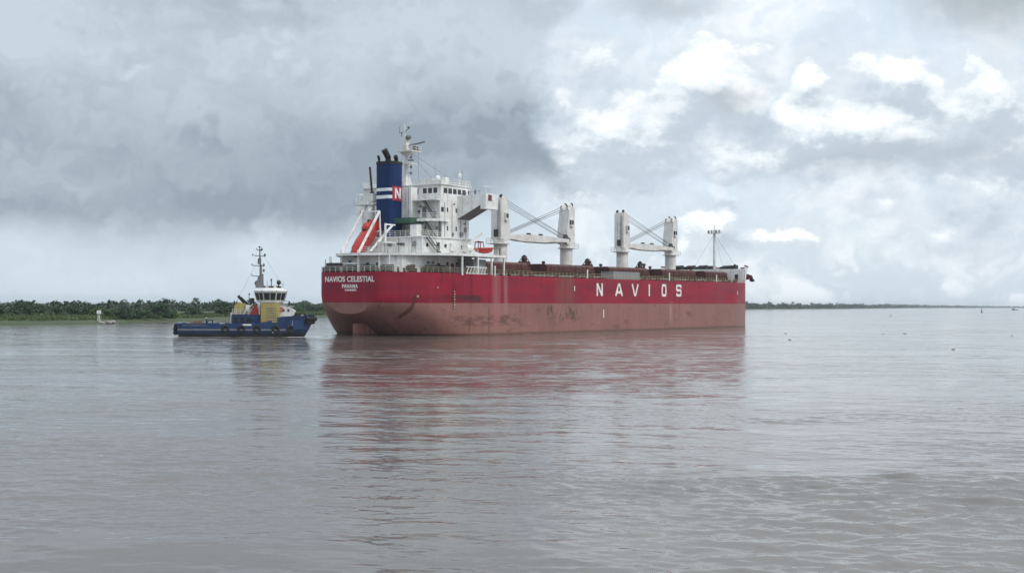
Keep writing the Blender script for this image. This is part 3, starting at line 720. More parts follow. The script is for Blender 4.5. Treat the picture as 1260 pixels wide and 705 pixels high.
# --- cranes
def make_crane(X, dirn, slew):
    P = lambda x, y, z: (X + dirn * x, y, z)
    m = MB(); m.cyl((X, 0, 14.2), (X, 0, 18.9), 1.52, n=28)
    ped = m.build('deck_crane', M['crane'], ship, smooth=35)
    m = MB(); m.cyl((X, 0, 18.95), (X, 0, 19.15), 2.1, n=28).box(*sorted((X - dirn * 3.1, X)), -1.6, 1.6, 18.97, 19.13)
    rail_mb([P(-1., 1.6, 19.14), P(-3.1, 1.6, 19.14), P(-3.1, -1.6, 19.14), P(-1., -1.6, 19.14)], 1.1, 1., .05, 2, m)
    m.build('slewing_platform', M['crane'], ped)
    Rz = Matrix.Translation((X, 0, 0)) @ Matrix.Rotation(slew, 4, 'Z') @ Matrix.Diagonal((dirn, 1, 1, 1))
    m = MB(); m.cyl((0, 0, 19.17), (0, 0, 20.), 1.62, n=28); m.v = [tuple(Rz @ Vector(p)) for p in m.v]
    a = [(-1.5, 20.), (1.75, 20.), (1.75, 22.4), (.75, 28.3), (-.2, 29.2), (-1.35, 29.2), (-1.5, 28.6)]
    m.prism(a, -1.45, 1.45, 'y', Rz)
    for y_ in (-1.1, .7): m.prism([(-.9, 29.15), (.7, 28.3), (1.05, 28.7), (.7, 29.3), (-.5, 29.75)], y_, y_ + .4, 'y', Rz)
    hs = m.build('crane_house', M['crane'], ped, smooth=35)
    m = MB(); m.box(-.5, .55, -1.95, -1.46, 24.2, 25.9, Rz); cab = m.build('operator_cab', M['crane'], ped)
    m = MB(); m.box(-.35, .45, -1.99, -1.955, 24.75, 25.7, Rz).box(.555, .6, -1.9, -1.5, 24.7, 25.7, Rz); m.build('cab_window', M['glass'], ped)
    m = MB()
    for y_ in (-.9, .9): m.cyl(Rz @ Vector((-.9, y_ - .12, 29.5)), Rz @ Vector((-.9, y_ + .12, 29.5)), .5, n=12).cyl(Rz @ Vector((.6, y_ - .12, 28.9)), Rz @ Vector((.6, y_ + .12, 28.9)), .45, n=12)
    m.box(-1.75, -1.52, -.5, .5, 20.6, 22.2, Rz)
    m.build('rope_sheave', M['dark'], ped)
    # jib: twin box beam, deepest in the middle
    m = MB(); prof = [(1.3, .7), (3., .95), (7., 1.6), (15., 1.6), (19., 1.05), (25.2, .75)]
    top = [(x, 20.75 + d * .45) for x, d in prof]; bot = [(x, 20.75 - d * .55) for x, d in prof]
    for y_ in (-.95, .45): m.prism(bot + top[::-1], y_, y_ + .5, 'y', Rz)
    for x in (5., 9., 13., 17., 21., 24.6): m.box(x, x + .35, -.448, .448, 20.45, 21., Rz)
    m.box(8., 15., -.447, .447, 20.2, 20.3, Rz)
    m.build('jib', M['crane'], ped)
    m = MB()
    for x in (10., 14.6): m.box(x, x + .5, -.4, .4, 21.32, 21.9, Rz)
    for y_ in (-.7, .7): m.cyl(Rz @ Vector((25.1, y_ - .2, 20.9)), Rz @ Vector((25.1, y_ + .2, 20.9)), .55, n=12)
    m.hexa([Vector(p) for p in ((24.2, -.5, 21.1), (25.6, -.5, 21.1), (25.6, .5, 21.1), (24.2, .5, 21.1), (24.5, -.3, 22.2), (25.2, -.3, 22.2), (25.2, .3, 22.2), (24.5, .3, 22.2))], Rz)
    m.build('jib_head', M['dark'], ped)
    m = MB()
    for y_ in (-.9, .9):
        for dz in (0, .9):
            m.cyl(Rz @ Vector((.5, y_, 29.0 - dz * .6)), Rz @ Vector((24.9, y_ * .8, 21.3 + (dz * -.2))), .06, n=5)
    m.build('hoist_wire', M['wire'], ped)
    m = MB()
    for k in range(18): m.box(-1.62, -1.52, -.95, -.45, 20.2 + k * .45, 20.25 + k * .45, Rz)
    m.box(-1.64, -1.6, -.97, -.93, 20., 28.5, Rz).box(-1.64, -1.6, -.47, -.43, 20., 28.5, Rz)
    m.build('crane_ladder', M['steel'], ped)
make_crane(49.2, 1, R(-3.6)); make_crane(76.9, -1, R(-3.6)); make_crane(104.6, 1, R(-3.6)); make_crane(132.3, -1, R(-3.6))

# --- accommodation
W_, G_ = M['white'], M['glass']
m = MB()     # upper-deck house under the boat deck, rounded at its after end
m.prism([(4., -6.), (5., -8.6), (8.5, -10.4), (14, -10.8), (24, -10.8), (24, 10.8), (13, 10.8), (7., 7.4), (4., 6.)], 11.3, 15.05)
dh = m.build('deckhouse', W_, ship)
def on_starboard(m, X, z, w_, h_, y_, d=.03): m.box(X - w_ / 2, X + w_ / 2, y_ - d, y_, z - h_ / 2, z + h_ / 2)
def on_aft(m, y_, z, w_, h_, X, d=.03): m.box(X - d, X, y_ - w_ / 2, y_ + w_ / 2, z - h_ / 2, z + h_ / 2)
for X, z, w_, h_ in ((10.2, 13.8, .7, .5), (11.6, 13.8, .7, .5), (16, 13.7, .7, .6), (19, 13.7, .7, .6)):
    m = MB(); on_starboard(m, X, z, w_, h_, -10.82); m.build('window', G_, dh)
for X in (13.2, 17.5):
    m = MB(); on_starboard(m, X, 12.7, 1., 2.1, -10.83, .05); m.build('door', M['redrail'], dh)
for y_ in (6., 3.5, 1.5, -1., -3.5):
    m = MB(); on_aft(m, y_, 13.3, .8, .9 if y_ != 3.5 else 1.8, 3.99); m.build('window', G_, dh)
# boat deck
m = MB(); m.prism([(1.5, 4.8), (1.5, -1.4), (4.5, -8.6), (7.3, -11.6), (11., -15.4), (13, -16.05), (28.2, -16.05), (28.2, -11), (24.5, -11), (24.5, 11), (28.2, 11), (28.2, 16.05), (16, 16.05), (10, 11.4), (4.5, 7.4)], 15.06, 15.55)
bd = m.build('boat_deck', W_, ship)
m = MB()
for X in (14., 19., 23.6, 27.8): m.box(X, X + .3, -15.9, -15.6, 11.4, 15.06)
for y_ in (-4.5, 8.): m.box(3.2, 3.6, y_ - .15, y_ + .15, 11.9, 15.06)
m.build('deck_pillar', W_, bd)
m = rail_mb([(7.3, -11.4, 15.55), (11, -15.2, 15.55), (13, -15.9, 15.55), (19, -15.9, 15.55)], 1.05, 1.5, .04, 3)
rail_mb([(26.5, -15.9, 15.55), (28.1, -15.9, 15.55), (28.1, -11., 15.55)], 1.05, 1.5, .04, 3, m); rail_mb([(1.6, -1.3, 15.55), (4.5, -8.4, 15.55), (7.3, -11.4, 15.55)], 1.05, 1.5, .04, 3, m)
m.build('boat_deck_railing', M['railw'], bd)
MB().cyl((27.3, -15.3, 15.55), (27.3, -15.3, 16.9), .2, n=8).build('vent_post', M['dark'], bd)
# first tier
m = MB(); m.prism([(8.4, -10.6), (24, -10.6), (24, 10.6), (14, 10.6), (14, 4.6), (8.4, 4.6)], 15.56, 18.55); t1 = m.build('first_tier', W_, ship)
m = MB(); m.prism([(8.0, -10.85), (24.02, -10.85), (24.02, 10.85), (13.7, 10.85), (13.7, 4.85), (8., 4.85)], 18.56, 18.78); t1d = m.build('tier_deck', W_, t1)
for X, z, w_, h_ in ((10.0, 17.1, .6, .7), (15.6, 17.1, .7, .7), (21, 17., .7, .7)):
    m = MB(); on_starboard(m, X, z, w_, h_, -10.62); m.build('window', G_, t1)
m = MB(); on_starboard(m, 13.3, 16.7, .9, 2.0, -10.63, .05); m.build('door', M['dark'], t1)
m = MB(); on_starboard(m, 17.6, 17.0, 1.2, 1.5, -10.64, .4); m.build('locker', W_, t1)
rail_mb([(14.2, -10.7, 18.78), (8.1, -10.7, 18.78), (8.1, 4.7, 18.78)], 1.05, 1.3, .04, 3).build('tier_railing', M['railw'], t1)
# tower
m = MB()
m.box(14.6, 24., -10.01, 10.01, 18.8, 25.9); tw = m.build('accommodation_tower', W_, ship)
MB().box(12.6, 14.58, -4.5, 4.5, 22.6, 28.6).build('stair_casing', W_, tw)
MB().box(10.4, 14.55, -6.2, 4.8, 21.5, 22.5).build('casing_deck', M['deckgreen'], tw)
m = MB(); m.box(13.2, 14.56, -6.3, -4.7, 18.8, 21.45).box(10.5, 12, -7.6, -6, 18.8, 21.1); m.build('engine_vent', W_, tw)
for z in (20.6, 24.2):
    for X in (17., 19.8):
        m = MB(); on_starboard(m, X, z, .38, .85, -10.03); m.build('window', G_, tw)
m = MB(); on_starboard(m, 15.4, 24.2, .8, .9, -10.03); m.build('window', G_, tw)
for y_, z in ((-6.2, 20.), (-6.2, 23.8)):
    m = MB(); on_aft(m, y_, z, .95, 2.1, 14.58, .05); d_ = m.build('door', M['steel'], tw)
m = MB(); on_aft(m, -4.9, 23.8, .5, .7, 14.58); m.build('window', G_, tw)
# after galleries with their stairs
for z, X0, y1 in ((22.35, 12.2, -10.6),):
    m = MB(); m.prism([(X0, -4.6), (X0, -8.6), (X0 + 1.8, y1), (17., y1), (17., -10.02), (14.58, -10.02), (14.58, -4.6)], z - .5, z)
    m.build('gallery_deck', W_, tw)
    rail_mb([(X0 + .1, -4.7, z), (X0 + .1, -8.5, z), (X0 + 1.8, y1 + .1, z), (16.9, y1 + .1, z)], 1.05, 1.2, .04, 3).build('gallery_railing', M['railw'], tw)
    MB().box(14.2, 14.57, -10.5, -10.02, 18.8, z - .51).build('gallery_wall', M['steel'], tw)
m = MB(); m.box(13.0, 14.58, -10.3, -4.6, 25.9, 26.1); m.build('gallery_deck', W_, tw)
rail_mb([(13.1, -4.7, 26.1), (13.1, -10.2, 26.1), (14.5, -10.2, 26.1)], 1.05, 1.2, .04, 3).build('gallery_railing', M['railw'], tw)
def stair(p0, p1, w_, parent):
    m = MB(); p0, p1 = Vector(p0), Vector(p1); side = Vector((0, 0, 1)).cross(p1 - p0).normalized() * w_ / 2
    for s in (1, -1): m.bar(p0 + side * s, p1 + side * s, .08, .3); m.bar(p0 + side * s + Vector((0, 0, 1)), p1 + side * s + Vector((0, 0, 1)), .05, .05)
    n = int((p1 - p0).length / .3)
    for k in range(n): q_ = p0.lerp(p1, (k + .5) / n); m.bar(q_ - side, q_ + side, .22, .05)
    m.build('stair', M['steel'], parent)
stair((13.5, -9.6, 22.4), (13.5, -6.8, 26.0), .7, tw); stair((13.2, -10.0, 18.8), (13.2, -7., 22.3), .7, tw); stair((9.6, -11.4, 15.6), (6.4, -11.4 + .2, 18.7), .7, t1) if False else stair((12.9, -11.3, 15.6), (9.2, -11.3, 18.6), .7, t1)
stair((4.5, 9.5, 24.2), (7.5, 5.5, 27.), .8, tw) if False else None
# added pipes, lamps, boxes and ladders: break up walls and darken them like shade
rnd = random.Random(17)
for X in (16.1, 18.4, 21.2, 22.9): MB().cyl((X, -10.08, 18.8), (X, -10.08, 25.6), .05, n=6).build('drain_pipe', M['grey'], tw)
for X, z in ((15.2, 21.9), (18.9, 25.3), (22.2, 21.6), (23.3, 25.2)): MB().box(X, X + .3, -10.25, -10.03, z, z + .25).build('wall_lamp', M['steel'], tw)
for X, z, w_, h_ in ((20.9, 19.3, .9, .7), (22.4, 20.1, .5, .9), (18.3, 19.2, .5, .6)): MB().box(X, X + w_, -10.3, -10.03, z, z + h_).build('vent_box', M['grey'], tw)
for y_, z, w_, h_ in ((-8.2, 19.4, .8, .9), (-5.2, 19.6, .5, 1.4), (-9.4, 20.6, .4, .5), (-8.9, 23.4, .6, .7), (-5.3, 24.9, .5, .4)): MB().box(14.3, 14.56, y_ - w_ / 2, y_ + w_ / 2, z - h_ / 2, z + h_ / 2).build('vent_box', M['grey'], tw)
for y_ in (-2.2, -3.9, 1.2): MB().cyl((12.52, y_, 22.7), (12.52, y_, 28.4), .06, n=6).build('drain_pipe', M['grey'], tw)
for k in range(14): MB().box(12.5, 12.58, -3.4, -2.9, 22.9 + k * .4, 22.95 + k * .4).build('rung', M['steel'], tw)
for y_ in (-9.2, -6.4, -3.2, .4, 3.2): MB().box(8.1, 8.37, y_, y_ + .8, 16.2 + rnd.uniform(0, .8), 17.4 + rnd.uniform(0, .5)).build('vent_grille', M['grey'], t1)
for y_ in (-8.2, -5., -1.4, 2.): MB().cyl((8.34, y_, 15.6), (8.34, y_, 18.5), .06, n=6).build('drain_pipe', M['grey'], t1)
MB().box(7.9, 8.38, -6.1, -4.9, 17.2, 17.5).build('wall_shelf', M['dark'], t1)
for X in (9.4, 11.9, 14.8, 18.6, 20.4, 22.6): MB().box(X, X + rnd.uniform(.4, 1.1), -11.2, -10.83, 11.7, 12.6 + rnd.uniform(0, 1.2)).build('deck_locker', M[rnd.choice(['dark', 'grey', 'hatch', 'steel'])], dh)
for y_ in (5., 2.6, .3, -2.2, -4.8): MB().box(3.3, 3.97, y_, y_ + rnd.uniform(.5, 1.2), 11.85, 12.6 + rnd.uniform(0, .9)).build('deck_locker', M[rnd.choice(['dark', 'hatch', 'steel'])], dh)
# wheelhouse and bridge wings
m = MB(); m.box(15., 24.2, -10.02, 10.02, 25.92, 29.)
wh = m.build('wheelhouse', W_, ship)
m = MB(); m.box(14.6, 24.5, -10.3, 10.3, 29.02, 29.2); m.build('wheelhouse_roof', W_, wh)
for y_, w_ in ((-3.6, 1.4), (-6., .9), (-7.3, .9), (-8.6, .9), (3.6, 1.2), (5.6, 1.2), (7.6, 1.2)):
    m = MB(); on_aft(m, y_, 27.9, w_, 1.0, 14.98); m.build('window', G_, wh)
for X in (16.3, 17.8, 19.3, 20.8, 22.3):
    m = MB(); on_starboard(m, X, 27.9, 1.1, 1.0, -10.04); m.build('window', G_, wh)
m = rail_mb([(14.7, -10.2, 29.2), (24.4, -10.2, 29.2), (24.4, 10.2, 29.2), (14.7, 10.2, 29.2), (14.7, -10.2, 29.2)], 1.05, 1.4, .04, 3); m.build('roof_railing', M['railw'], wh)
m = MB(); m.box(15.2, 16.4, -7.8, -4.2, 29.25, 30.2).box(17.2, 18.2, -9.4, -8.6, 29.22, 30.6).ball((19, -6, 30.6), (.6, .6, .7)).cyl((19, -6, 29.2), (19, -6, 30.2), .2).cyl((21.5, -9.6, 29.2), (21.5, -9.6, 32.3), .08, n=6).ball((21.5, -9.6, 31.2), (.35, .35, .5)).box(15., 15.6, -9.9, -7.6, 29.25, 29.9)
m.build('roof_equipment', W_, wh)
m = MB()
for X, y_, h_ in ((17.2, -2.6, 7.5), (15.4, -8.2, 4.), (22, -9.8, 3.), (20., 4., 5.), (16, 7, 4.5)): m.cyl((X, y_, 29.2), (X, y_, 29.2 + h_), .035, .02, n=5)
m.build('whip_antenna', M['steel'], wh)
for s in (-1, 1):
    def Y(v): return s * v
    # solid wing: bulwark box carried by a sloping bracket
    def wingprism(poly, a0, a1): # outline in (|y|, z), swept along x
        q = [(Y(a), b) for a, b in poly]; 
        return q
    m = MB(); m.prism(wingprism([(10.04, 22.6), (15.6, 25.15), (15.6, 24.35), (16.85, 24.35), (16.85, 27.35), (15.6, 27.35), (10.04, 27.05)], 0, 0), 20.2, 24.3, 'x')
    wg = m.build('bridge_wing', M['white'], ship)
    m = MB(); m.prism([(Y(a), b) for a, b in ((10.06, 22.56), (15.58, 25.09), (15.58, 25.05), (10.06, 22.52))], 20.22, 24.28, 'x'); m.build('wing_bracket_shade', M['steel'], wg)  # thin dark plate added to put shade under the wing bracket
    m = MB(); m.box(20.1, 22.2, Y(16.9), Y(16.86), 26.3, 27.2) if False else m.box(21.0, 22.2, Y(16.88), Y(16.86), 25.9, 27.1)
    m.build('wing_window', M['deckred'], wg)
    m = MB()
    rail_mb([(20.3, Y(11), 27.08), (20.3, Y(15.4), 27.3)], .55, 1.1, .045, 1, m)
    m.cyl((20.4, Y(12.6), 27.1), (20.4, Y(12.6), 28.0), .16, n=8).cyl((20.4, Y(14.2), 27.1), (20.4, Y(14.2), 28.1), .2, n=8)
    m.build('wing_railing', M['steel'], wg)
    m = MB()
    for X in (20.4, 24.1):
        for v in (15.7, 16.75): m.cyl((X, Y(v), 27.35), (X, Y(v), 28.75), .05, n=5)
    m.tube([(20.4, Y(15.7), 28.75), (24.1, Y(15.7), 28.75), (24.1, Y(16.75), 28.75), (20.4, Y(16.75), 28.75), (20.4, Y(15.7), 28.75)], .05, 5)
    m.build('awning_frame', M['railw'], wg)
# main mast with radars
m = MB(); m.hexa([(15.3, -.9, 29.2), (17.5, -.9, 29.2), (17.5, .9, 29.2), (15.3, .9, 29.2), (16, -.5, 31.2), (17.1, -.5, 31.2), (17.1, .5, 31.2), (16, .5, 31.2)])
m.cyl((16.5, 0, 31.), (16.5, 0, 36.), .4, .34, n=12).cyl((16.2, 0, 36.), (16.0, 0, 41.6), .3, .09, n=8).box(15.6, 16.8, -.6, .3, 36.4, 39.0)
rm = m.build('radar_mast', M['crane'], ship, smooth=40)
m = MB(); m.box(15.2, 18.2, -2.4, 1.5, 36., 36.2).prism([(-1.9, 36.), (1.3, 36.), (.3, 35.3), (-.5, 35.3)], 16., 17.2, 'x'); rail_mb([(15.2, 1.5, 36.2), (15.2, -2.4, 36.2), (18.2, -2.4, 36.2)], .9, 1.3, .05, 2, m)
m.box(15.6, 17.6, -1.9, 1.1, 33.55, 33.7)
m.build('mast_platform', M['crane'], rm)
m = MB(); m.bar((16.6, -.6, 37.3), (17.6, -3.9, 37.9), .22, .28); m.box(16.9, 17.7, -2.1, -1.3, 36.25, 37.2).bar((16, -.9, 34.3), (16.6, -1.9, 34.3), .25, .3); m.build('radar_scanner', M['steel'], rm)
m = MB(); m.ball((16.2, -.8, 38.9), (.62, .62, .5)).tube([(16, .4, 39.9), (16, 1.3, 39.9), (16, 1.3, 41.)], .06).tube([(16, -.1, 40.), (16, -1., 40.6)], .06).ball((16, -1.05, 40.8), .28).cyl((16.2, .9, 40.0), (16.2, .9, 39.2), .08)
for z in (34.9, 33., 31.8): m.ball((16.6, -1.2, z), (.22, .22, .35)).cyl((16.6, -1.2, z), (16.5, 0, z), .05, n=5)
m.build('navigation_light', M['steel'], rm)
m = MB()
for y_, X in ((-6., 19), (-9.5, 22), (6, 20)): m.cyl((16.6, -.8 if y_ < 0 else .8, 36.), (X, y_, 29.3), .03, n=4)
m.build('mast_stay', M['wire'], rm)
# funnel
FX, FY = 11.4, 0.
def rrect(hx, hy, r, n=6):
    pts = []
    for cx, cy, a0 in ((hx - r, hy - r, 0), (-hx + r, hy - r, 90), (-hx + r, -hy + r, 180), (hx - r, -hy + r, 270)):
        pts += [(FX + cx + r * math.cos(R(a0 + 90 * k / n)), FY + cy + r * math.sin(R(a0 + 90 * k / n))) for k in range(n + 1)]
    return pts
fn = MB().prism(rrect(2.0, 2.15, 1.1), 18.8, 33.5).build('funnel', M['funnel'], ship, smooth=40)
m = MB(); m.prism(rrect(2.06, 2.21, 1.12), 33.0, 33.55).prism(rrect(2.03, 2.18, 1.11), 32.15, 32.2); m.build('funnel_rim', M['black'], fn, smooth=40)
for z0, z1 in ((26.3, 26.95), (27.75, 28.35)): MB().prism([p for p in rrect(2.03, 2.18, 1.11)], z0, z1).build('funnel_stripe', M['stripew'], fn, smooth=40)
# red panel with its letter on the starboard face of the funnel, turning the after corner
m = MB(); m.box(FX - .95, FX + 1.05, -2.26, -2.19, 25.9, 28.7); em = m.build('funnel_emblem', M['emblem'], fn)
m = MB()
arc = [p for p in rrect(2.07, 2.22, 1.13) if p[0] < FX - .9 and p[1] < FY - 1.95]
m.grid([[(p[0], p[1], 25.9) for p in arc], [(p[0], p[1], 28.7) for p in arc]]); m.build('emblem_wrap', M['emblem'], fn, smooth=40)
m = MB(); strokes(m, LET['N'], FX - .95, 26.3, 1.7, 2.1, .42, -2.27); m.build('emblem_letter', M['stripew'], fn)
m = MB(); m.cyl((11.2, .1, 33.4), (11.1, .1, 34.7), .55, n=14).cyl((11.1, .1, 34.5), (10.2, .3, 35.9), .58, .62, n=14); m.build('exhaust_pipe', M['black'], fn, smooth=40)
for X, y_, a in ((12.2, -1.1, .5), (10.2, 1.6, .3), (12.3, 1., .3), (10.4, -.9, .25)):
    m = MB(); m.cyl((X, y_, 33.4), (X, y_, 34.2), a * .8, n=10).cyl((X, y_, 34.1), (X - .5, y_ - .2, 34.7), a * .85, n=10); m.build('exhaust_pipe', M['black'], fn, smooth=40)
# provision crane post, port side
m = MB(); m.cyl((10.2, 3.3, 18.8), (10.2, 3.3, 26.6), .45, n=10).box(9.6, 10.8, 2.7, 3.9, 25.9, 27.5); pc = m.build('provision_crane', M['crane'], ship, smooth=40)
m = MB(); m.bar((10.2, 3.3, 26.6), (9.2, 3.1, 32.6), .3, .3); m.build('boom', M['hatch'], pc)
m = MB(); m.box(8.6, 11.2, 2.3, 6.8, 25.2, 25.4); rail_mb([(8.6, 2.4, 25.4), (8.6, 6.7, 25.4), (11.2, 6.7, 25.4)], 1.05, 1., .04, 2, m); m.build('crane_platform', M['crane'], pc)
# struts and walls seen left of the funnel
m = MB(); m.bar((8.4, 4.1, 23.9), (11.4, 4.6, 26.5), .3, .3).bar((8.4, 2.6, 23.9), (11.6, 3.0, 26.8), .25, .25).bar((11.4, 4.6, 26.5), (14.6, 4.6, 26.5), .25, .25).bar((11.6, 3., 26.8), (14.6, 3., 26.8), .2, .2); m.build('boat_davit_strut', W_, ship)

# --- free-fall launching frame
m = MB()
for y_ in (4.1, -.2):
    m.bar((2.3, y_, 15.6), (8.3, y_, 23.8), .3, .38)
    m.bar((8.3, y_, 23.8), (8.6, y_, 18.7), .25, .25)
    m.bar((2.4, y_, 11.9), (2.4, y_, 16.2), .45, .45)
m.bar((8.3, 4.1, 23.8), (8.3, -.2, 23.8), .3, .3).bar((2.4, 4.1, 13.6), (2.4, -.2, 13.6), .35, .35).bar((8.6, 4.1, 20.), (8.6, -.2, 20.), .25, .25)
m.bar((3.4, -2.2, 15.9), (7.6, -4., 20.9), .35, .35).bar((5.6, -4., 17.8), (5.6, -4., 21.2), .3, .3).bar((5.6, -4., 21.), (8.4, -4., 21.), .25, .25)
m.box(4.5, 8., -4.6, -3., 17.5, 17.7)
m.build('lifeboat_davit', W_, ship)
# winches, bollards and people-high clutter on the mooring deck
m = MB(); rnd = random.Random(3)
for X, y_ in ((1.6, 5.5), (2.2, 1.6), (2.6, -2.6), (3.6, -6.4), (6.2, -9.4), (9., -12.3), (11.5, -13.4), (7., 11.)):
    m.cyl((X, y_ - .7, 12.75), (X, y_ + .7, 12.75), .55, n=12).box(X - .7, X + .7, y_ - .85, y_ - .7, 11.8, 13.3).box(X - .7, X + .7, y_ + .7, y_ + .85, 11.8, 13.3)
    m.box(X - .5, X + .4, y_ + .95, y_ + 1.5, 11.8, 12.9 + rnd.uniform(0, .5))
m.build('mooring_winch', M['dark'], ship, smooth=40)
m = MB()
for i in range(16):
    t_ = i / 15; X = .5 + 13 * t_ ** 1.2; y_ = -(interp(X, BD) - .9); m.cyl((X, y_, 11.8), (X, y_, 12.5 + rnd.uniform(0, .4)), .22, n=8)
m.box(.4, 1.6, 3.2, 6.3, 12.9, 13.7)
m.build('mooring_bollard', M['dark'], ship)
m = MB(); m.cyl((.3, 6.4, 11.9), (.3, 6.4, 14.4), .07, n=6).box(.15, .5, 6.3, 6.9, 11.9, 12.9); m.build('ensign_staff', M['dark'], ship)
m = MB(); m.cyl((3.2, -7.1, 11.9), (3.2, -7.1, 16.4), .09, n=6); fs_ = m.build('flag_staff', W_, ship)
m = MB(); m.grid([[(3.15 - .25 * v - .12 * math.sin(v * 6 + u * 3), -7.0 + .22 * u + .5 * v, 16.4 - v * 1.5 - u * .5) for u in (0, .25, .5, .75, 1)] for v in (0, .2, .4, .6, .8, 1)])
m.build('flag', M['tugred'], fs_, smooth=60)
m = MB(); m.cyl((12.2, -13.8, 12.3), (12.2, -14.2, 12.3), .55, n=16); m.build('cable_reel', W_, ship)
# white accommodation-ladder frame stowed at the rail
m = MB()
for k in range(7):
    X = 15.4 + k * .95; m.bar((X, -15.85, 11.7), (X + .75, -15.85, 13.0), .09, .14)
m.bar((15.2, -15.85, 13.05), (22., -15.85, 13.0), .14, .14).bar((15.2, -15.85, 11.8), (22., -15.85, 11.75), .14, .14)
m.build('accommodation_ladder', W_, ship)
m = MB(); m.box(24.4, 26.2, -15.2, -13.2, 11.4, 14.9) if False else m.box(19.2, 23.4, -14.6, -11., 11.3, 14.6); m.build('stair_house', M['grey'], ship)
# rescue-boat crane
m = MB(); m.cyl((20.8, -12.4, 15.55), (20.8, -12.4, 17.8), .35, n=10).bar((20.8, -12.4, 17.6), (25.1, -12.4, 19.9), .35, .4); m.build('rescue_boat_davit', W_, ship)
m = MB(); m.cyl((16.9, -14.4, 16.6), (18.6, -14.4, 16.6), .75, n=16).cyl((17.5, -14.4, 15.6), (17.5, -14.4, 16.3), .3); m.build('liferaft_canister', W_, ship, smooth=40)
m = MB(); m.torus((19., -13., 16.5), .8, .16); m.build('hose_reel', M['dark'], ship)

# ------------------------------------------------------------------ boats carried by the ship (things of their own)
SM = Matrix.Translation((-30.4, 217.4, 0)) @ Matrix.Rotation(math.atan2(C_, S_), 4, 'Z') @ Matrix.Rotation(-R(.45), 4, 'Y')
def place(o, M_): o.matrix_world = SM @ M_
def boat_loft(L, Bm, H, secs, mtx=None, rows=None):
    m = MB(); rows = []
    for x, bw, zl, zh in secs:
        ring = []
        for k in range(17):
            a = -math.pi + 2 * math.pi * k / 16
            ring.append((x * L, bw * Bm / 2 * math.copysign(abs(math.sin(a)) ** .75, math.sin(a)), zl * H + (zh - zl) * H * (.5 - .5 * math.cos(a))))
        rows.append(ring)
    return m.grid(rows)
lb = empty('free_fall_lifeboat')
m = boat_loft(9.7, 2.9, 2.75, [(0, .02, .45, .5), (.04, .45, .18, .7), (.15, .85, .05, .9), (.35, 1., 0, .98), (.6, 1., 0, 1.), (.8, .92, .03, 1.0), (.93, .75, .1, .95), (1., .35, .3, .75)])
m.build('boat_hull', M['orange'], lb, smooth=50)
m = boat_loft(1.9, 1.7, 1.0, [(0, .3, 0, .6), (.2, .9, 0, .95), (.7, 1., 0, 1.), (1., .7, 0, .8)]); o = m.build('conning_dome', M['orange'], lb, smooth=50); o.location = (5.6, 0, 2.4)
m = MB(); m.tube([(.6, -1.25, 1.35), (2.5, -1.5, 1.45), (5.5, -1.5, 1.5), (7.6, -1.2, 1.6)], .09).tube([(.6, 1.25, 1.35), (2.5, 1.5, 1.45), (5.5, 1.5, 1.5), (7.6, 1.2, 1.6)], .09)
m.build('rubbing_strake', M['redrail'], lb)
m = MB(); m.box(7.45, 7.5, -.3, .3, 3.05, 3.25).box(5.55, 5.6, -.5, .5, 2.75, 3.1).ball((3., -1.35, 1.9), (.25, .12, .2)).ball((4.2, -1.38, 1.9), (.25, .12, .2)); m.build('porthole', M['glass'], lb)
tag(lb, 'orange-red enclosed lifeboat tilted nose down in white frame at ship stern', 'lifeboat')
place(lb, Matrix.Translation((2.9, 1.95, 15.5)) @ Matrix.Rotation(-R(45), 4, 'Y') @ Matrix.Translation((0, 0, -1.9)))
rb = empty('rescue_boat')
m = MB(); secs = [(0, .75, .25), (.5, .95, .15), (2., 1., .05), (3.6, .9, .12), (4.6, .55, .35), (5.1, .06, .75)]
m.grid([[(x, -.85 * b_, .85 + x * .05), (x, -.7 * b_, z0 + .2), (x, 0, z0), (x, .7 * b_, z0 + .2), (x, .85 * b_, .85 + x * .05)] for x, b_, z0 in secs]); m.build('boat_hull', M['orange'], rb, smooth=60)
m = MB(); m.tube([(0, -.8, .92)] + [(x, -.85 * b_, .92 + x * .05) for x, b_, z0 in secs] + [(x, .85 * b_, .92 + x * .05) for x, b_, z0 in secs[::-1]] + [(0, .8, .92)], .2, 8); m.build('buoyancy_tube', M['orange'], rb, smooth=50)
m = MB(); m.tube([(.2, -.7, .9), (.2, -.6, 2.2), (.5, 0, 2.4), (.2, .6, 2.2), (.2, .7, .9)], .1).tube([(1.4, -.7, .9), (1.2, -.6, 2.2), (1.2, .6, 2.2), (1.4, .7, .9)], .08).box(.1, 1.3, -.62, .62, 2.2, 2.36); m.build('canopy_frame', M['tugred'], rb)
tag(rb, 'small open red rescue boat on the white boat deck beside the crane', 'rescue boat')
place(rb, Matrix.Translation((20.9, -14.3, 15.75)))
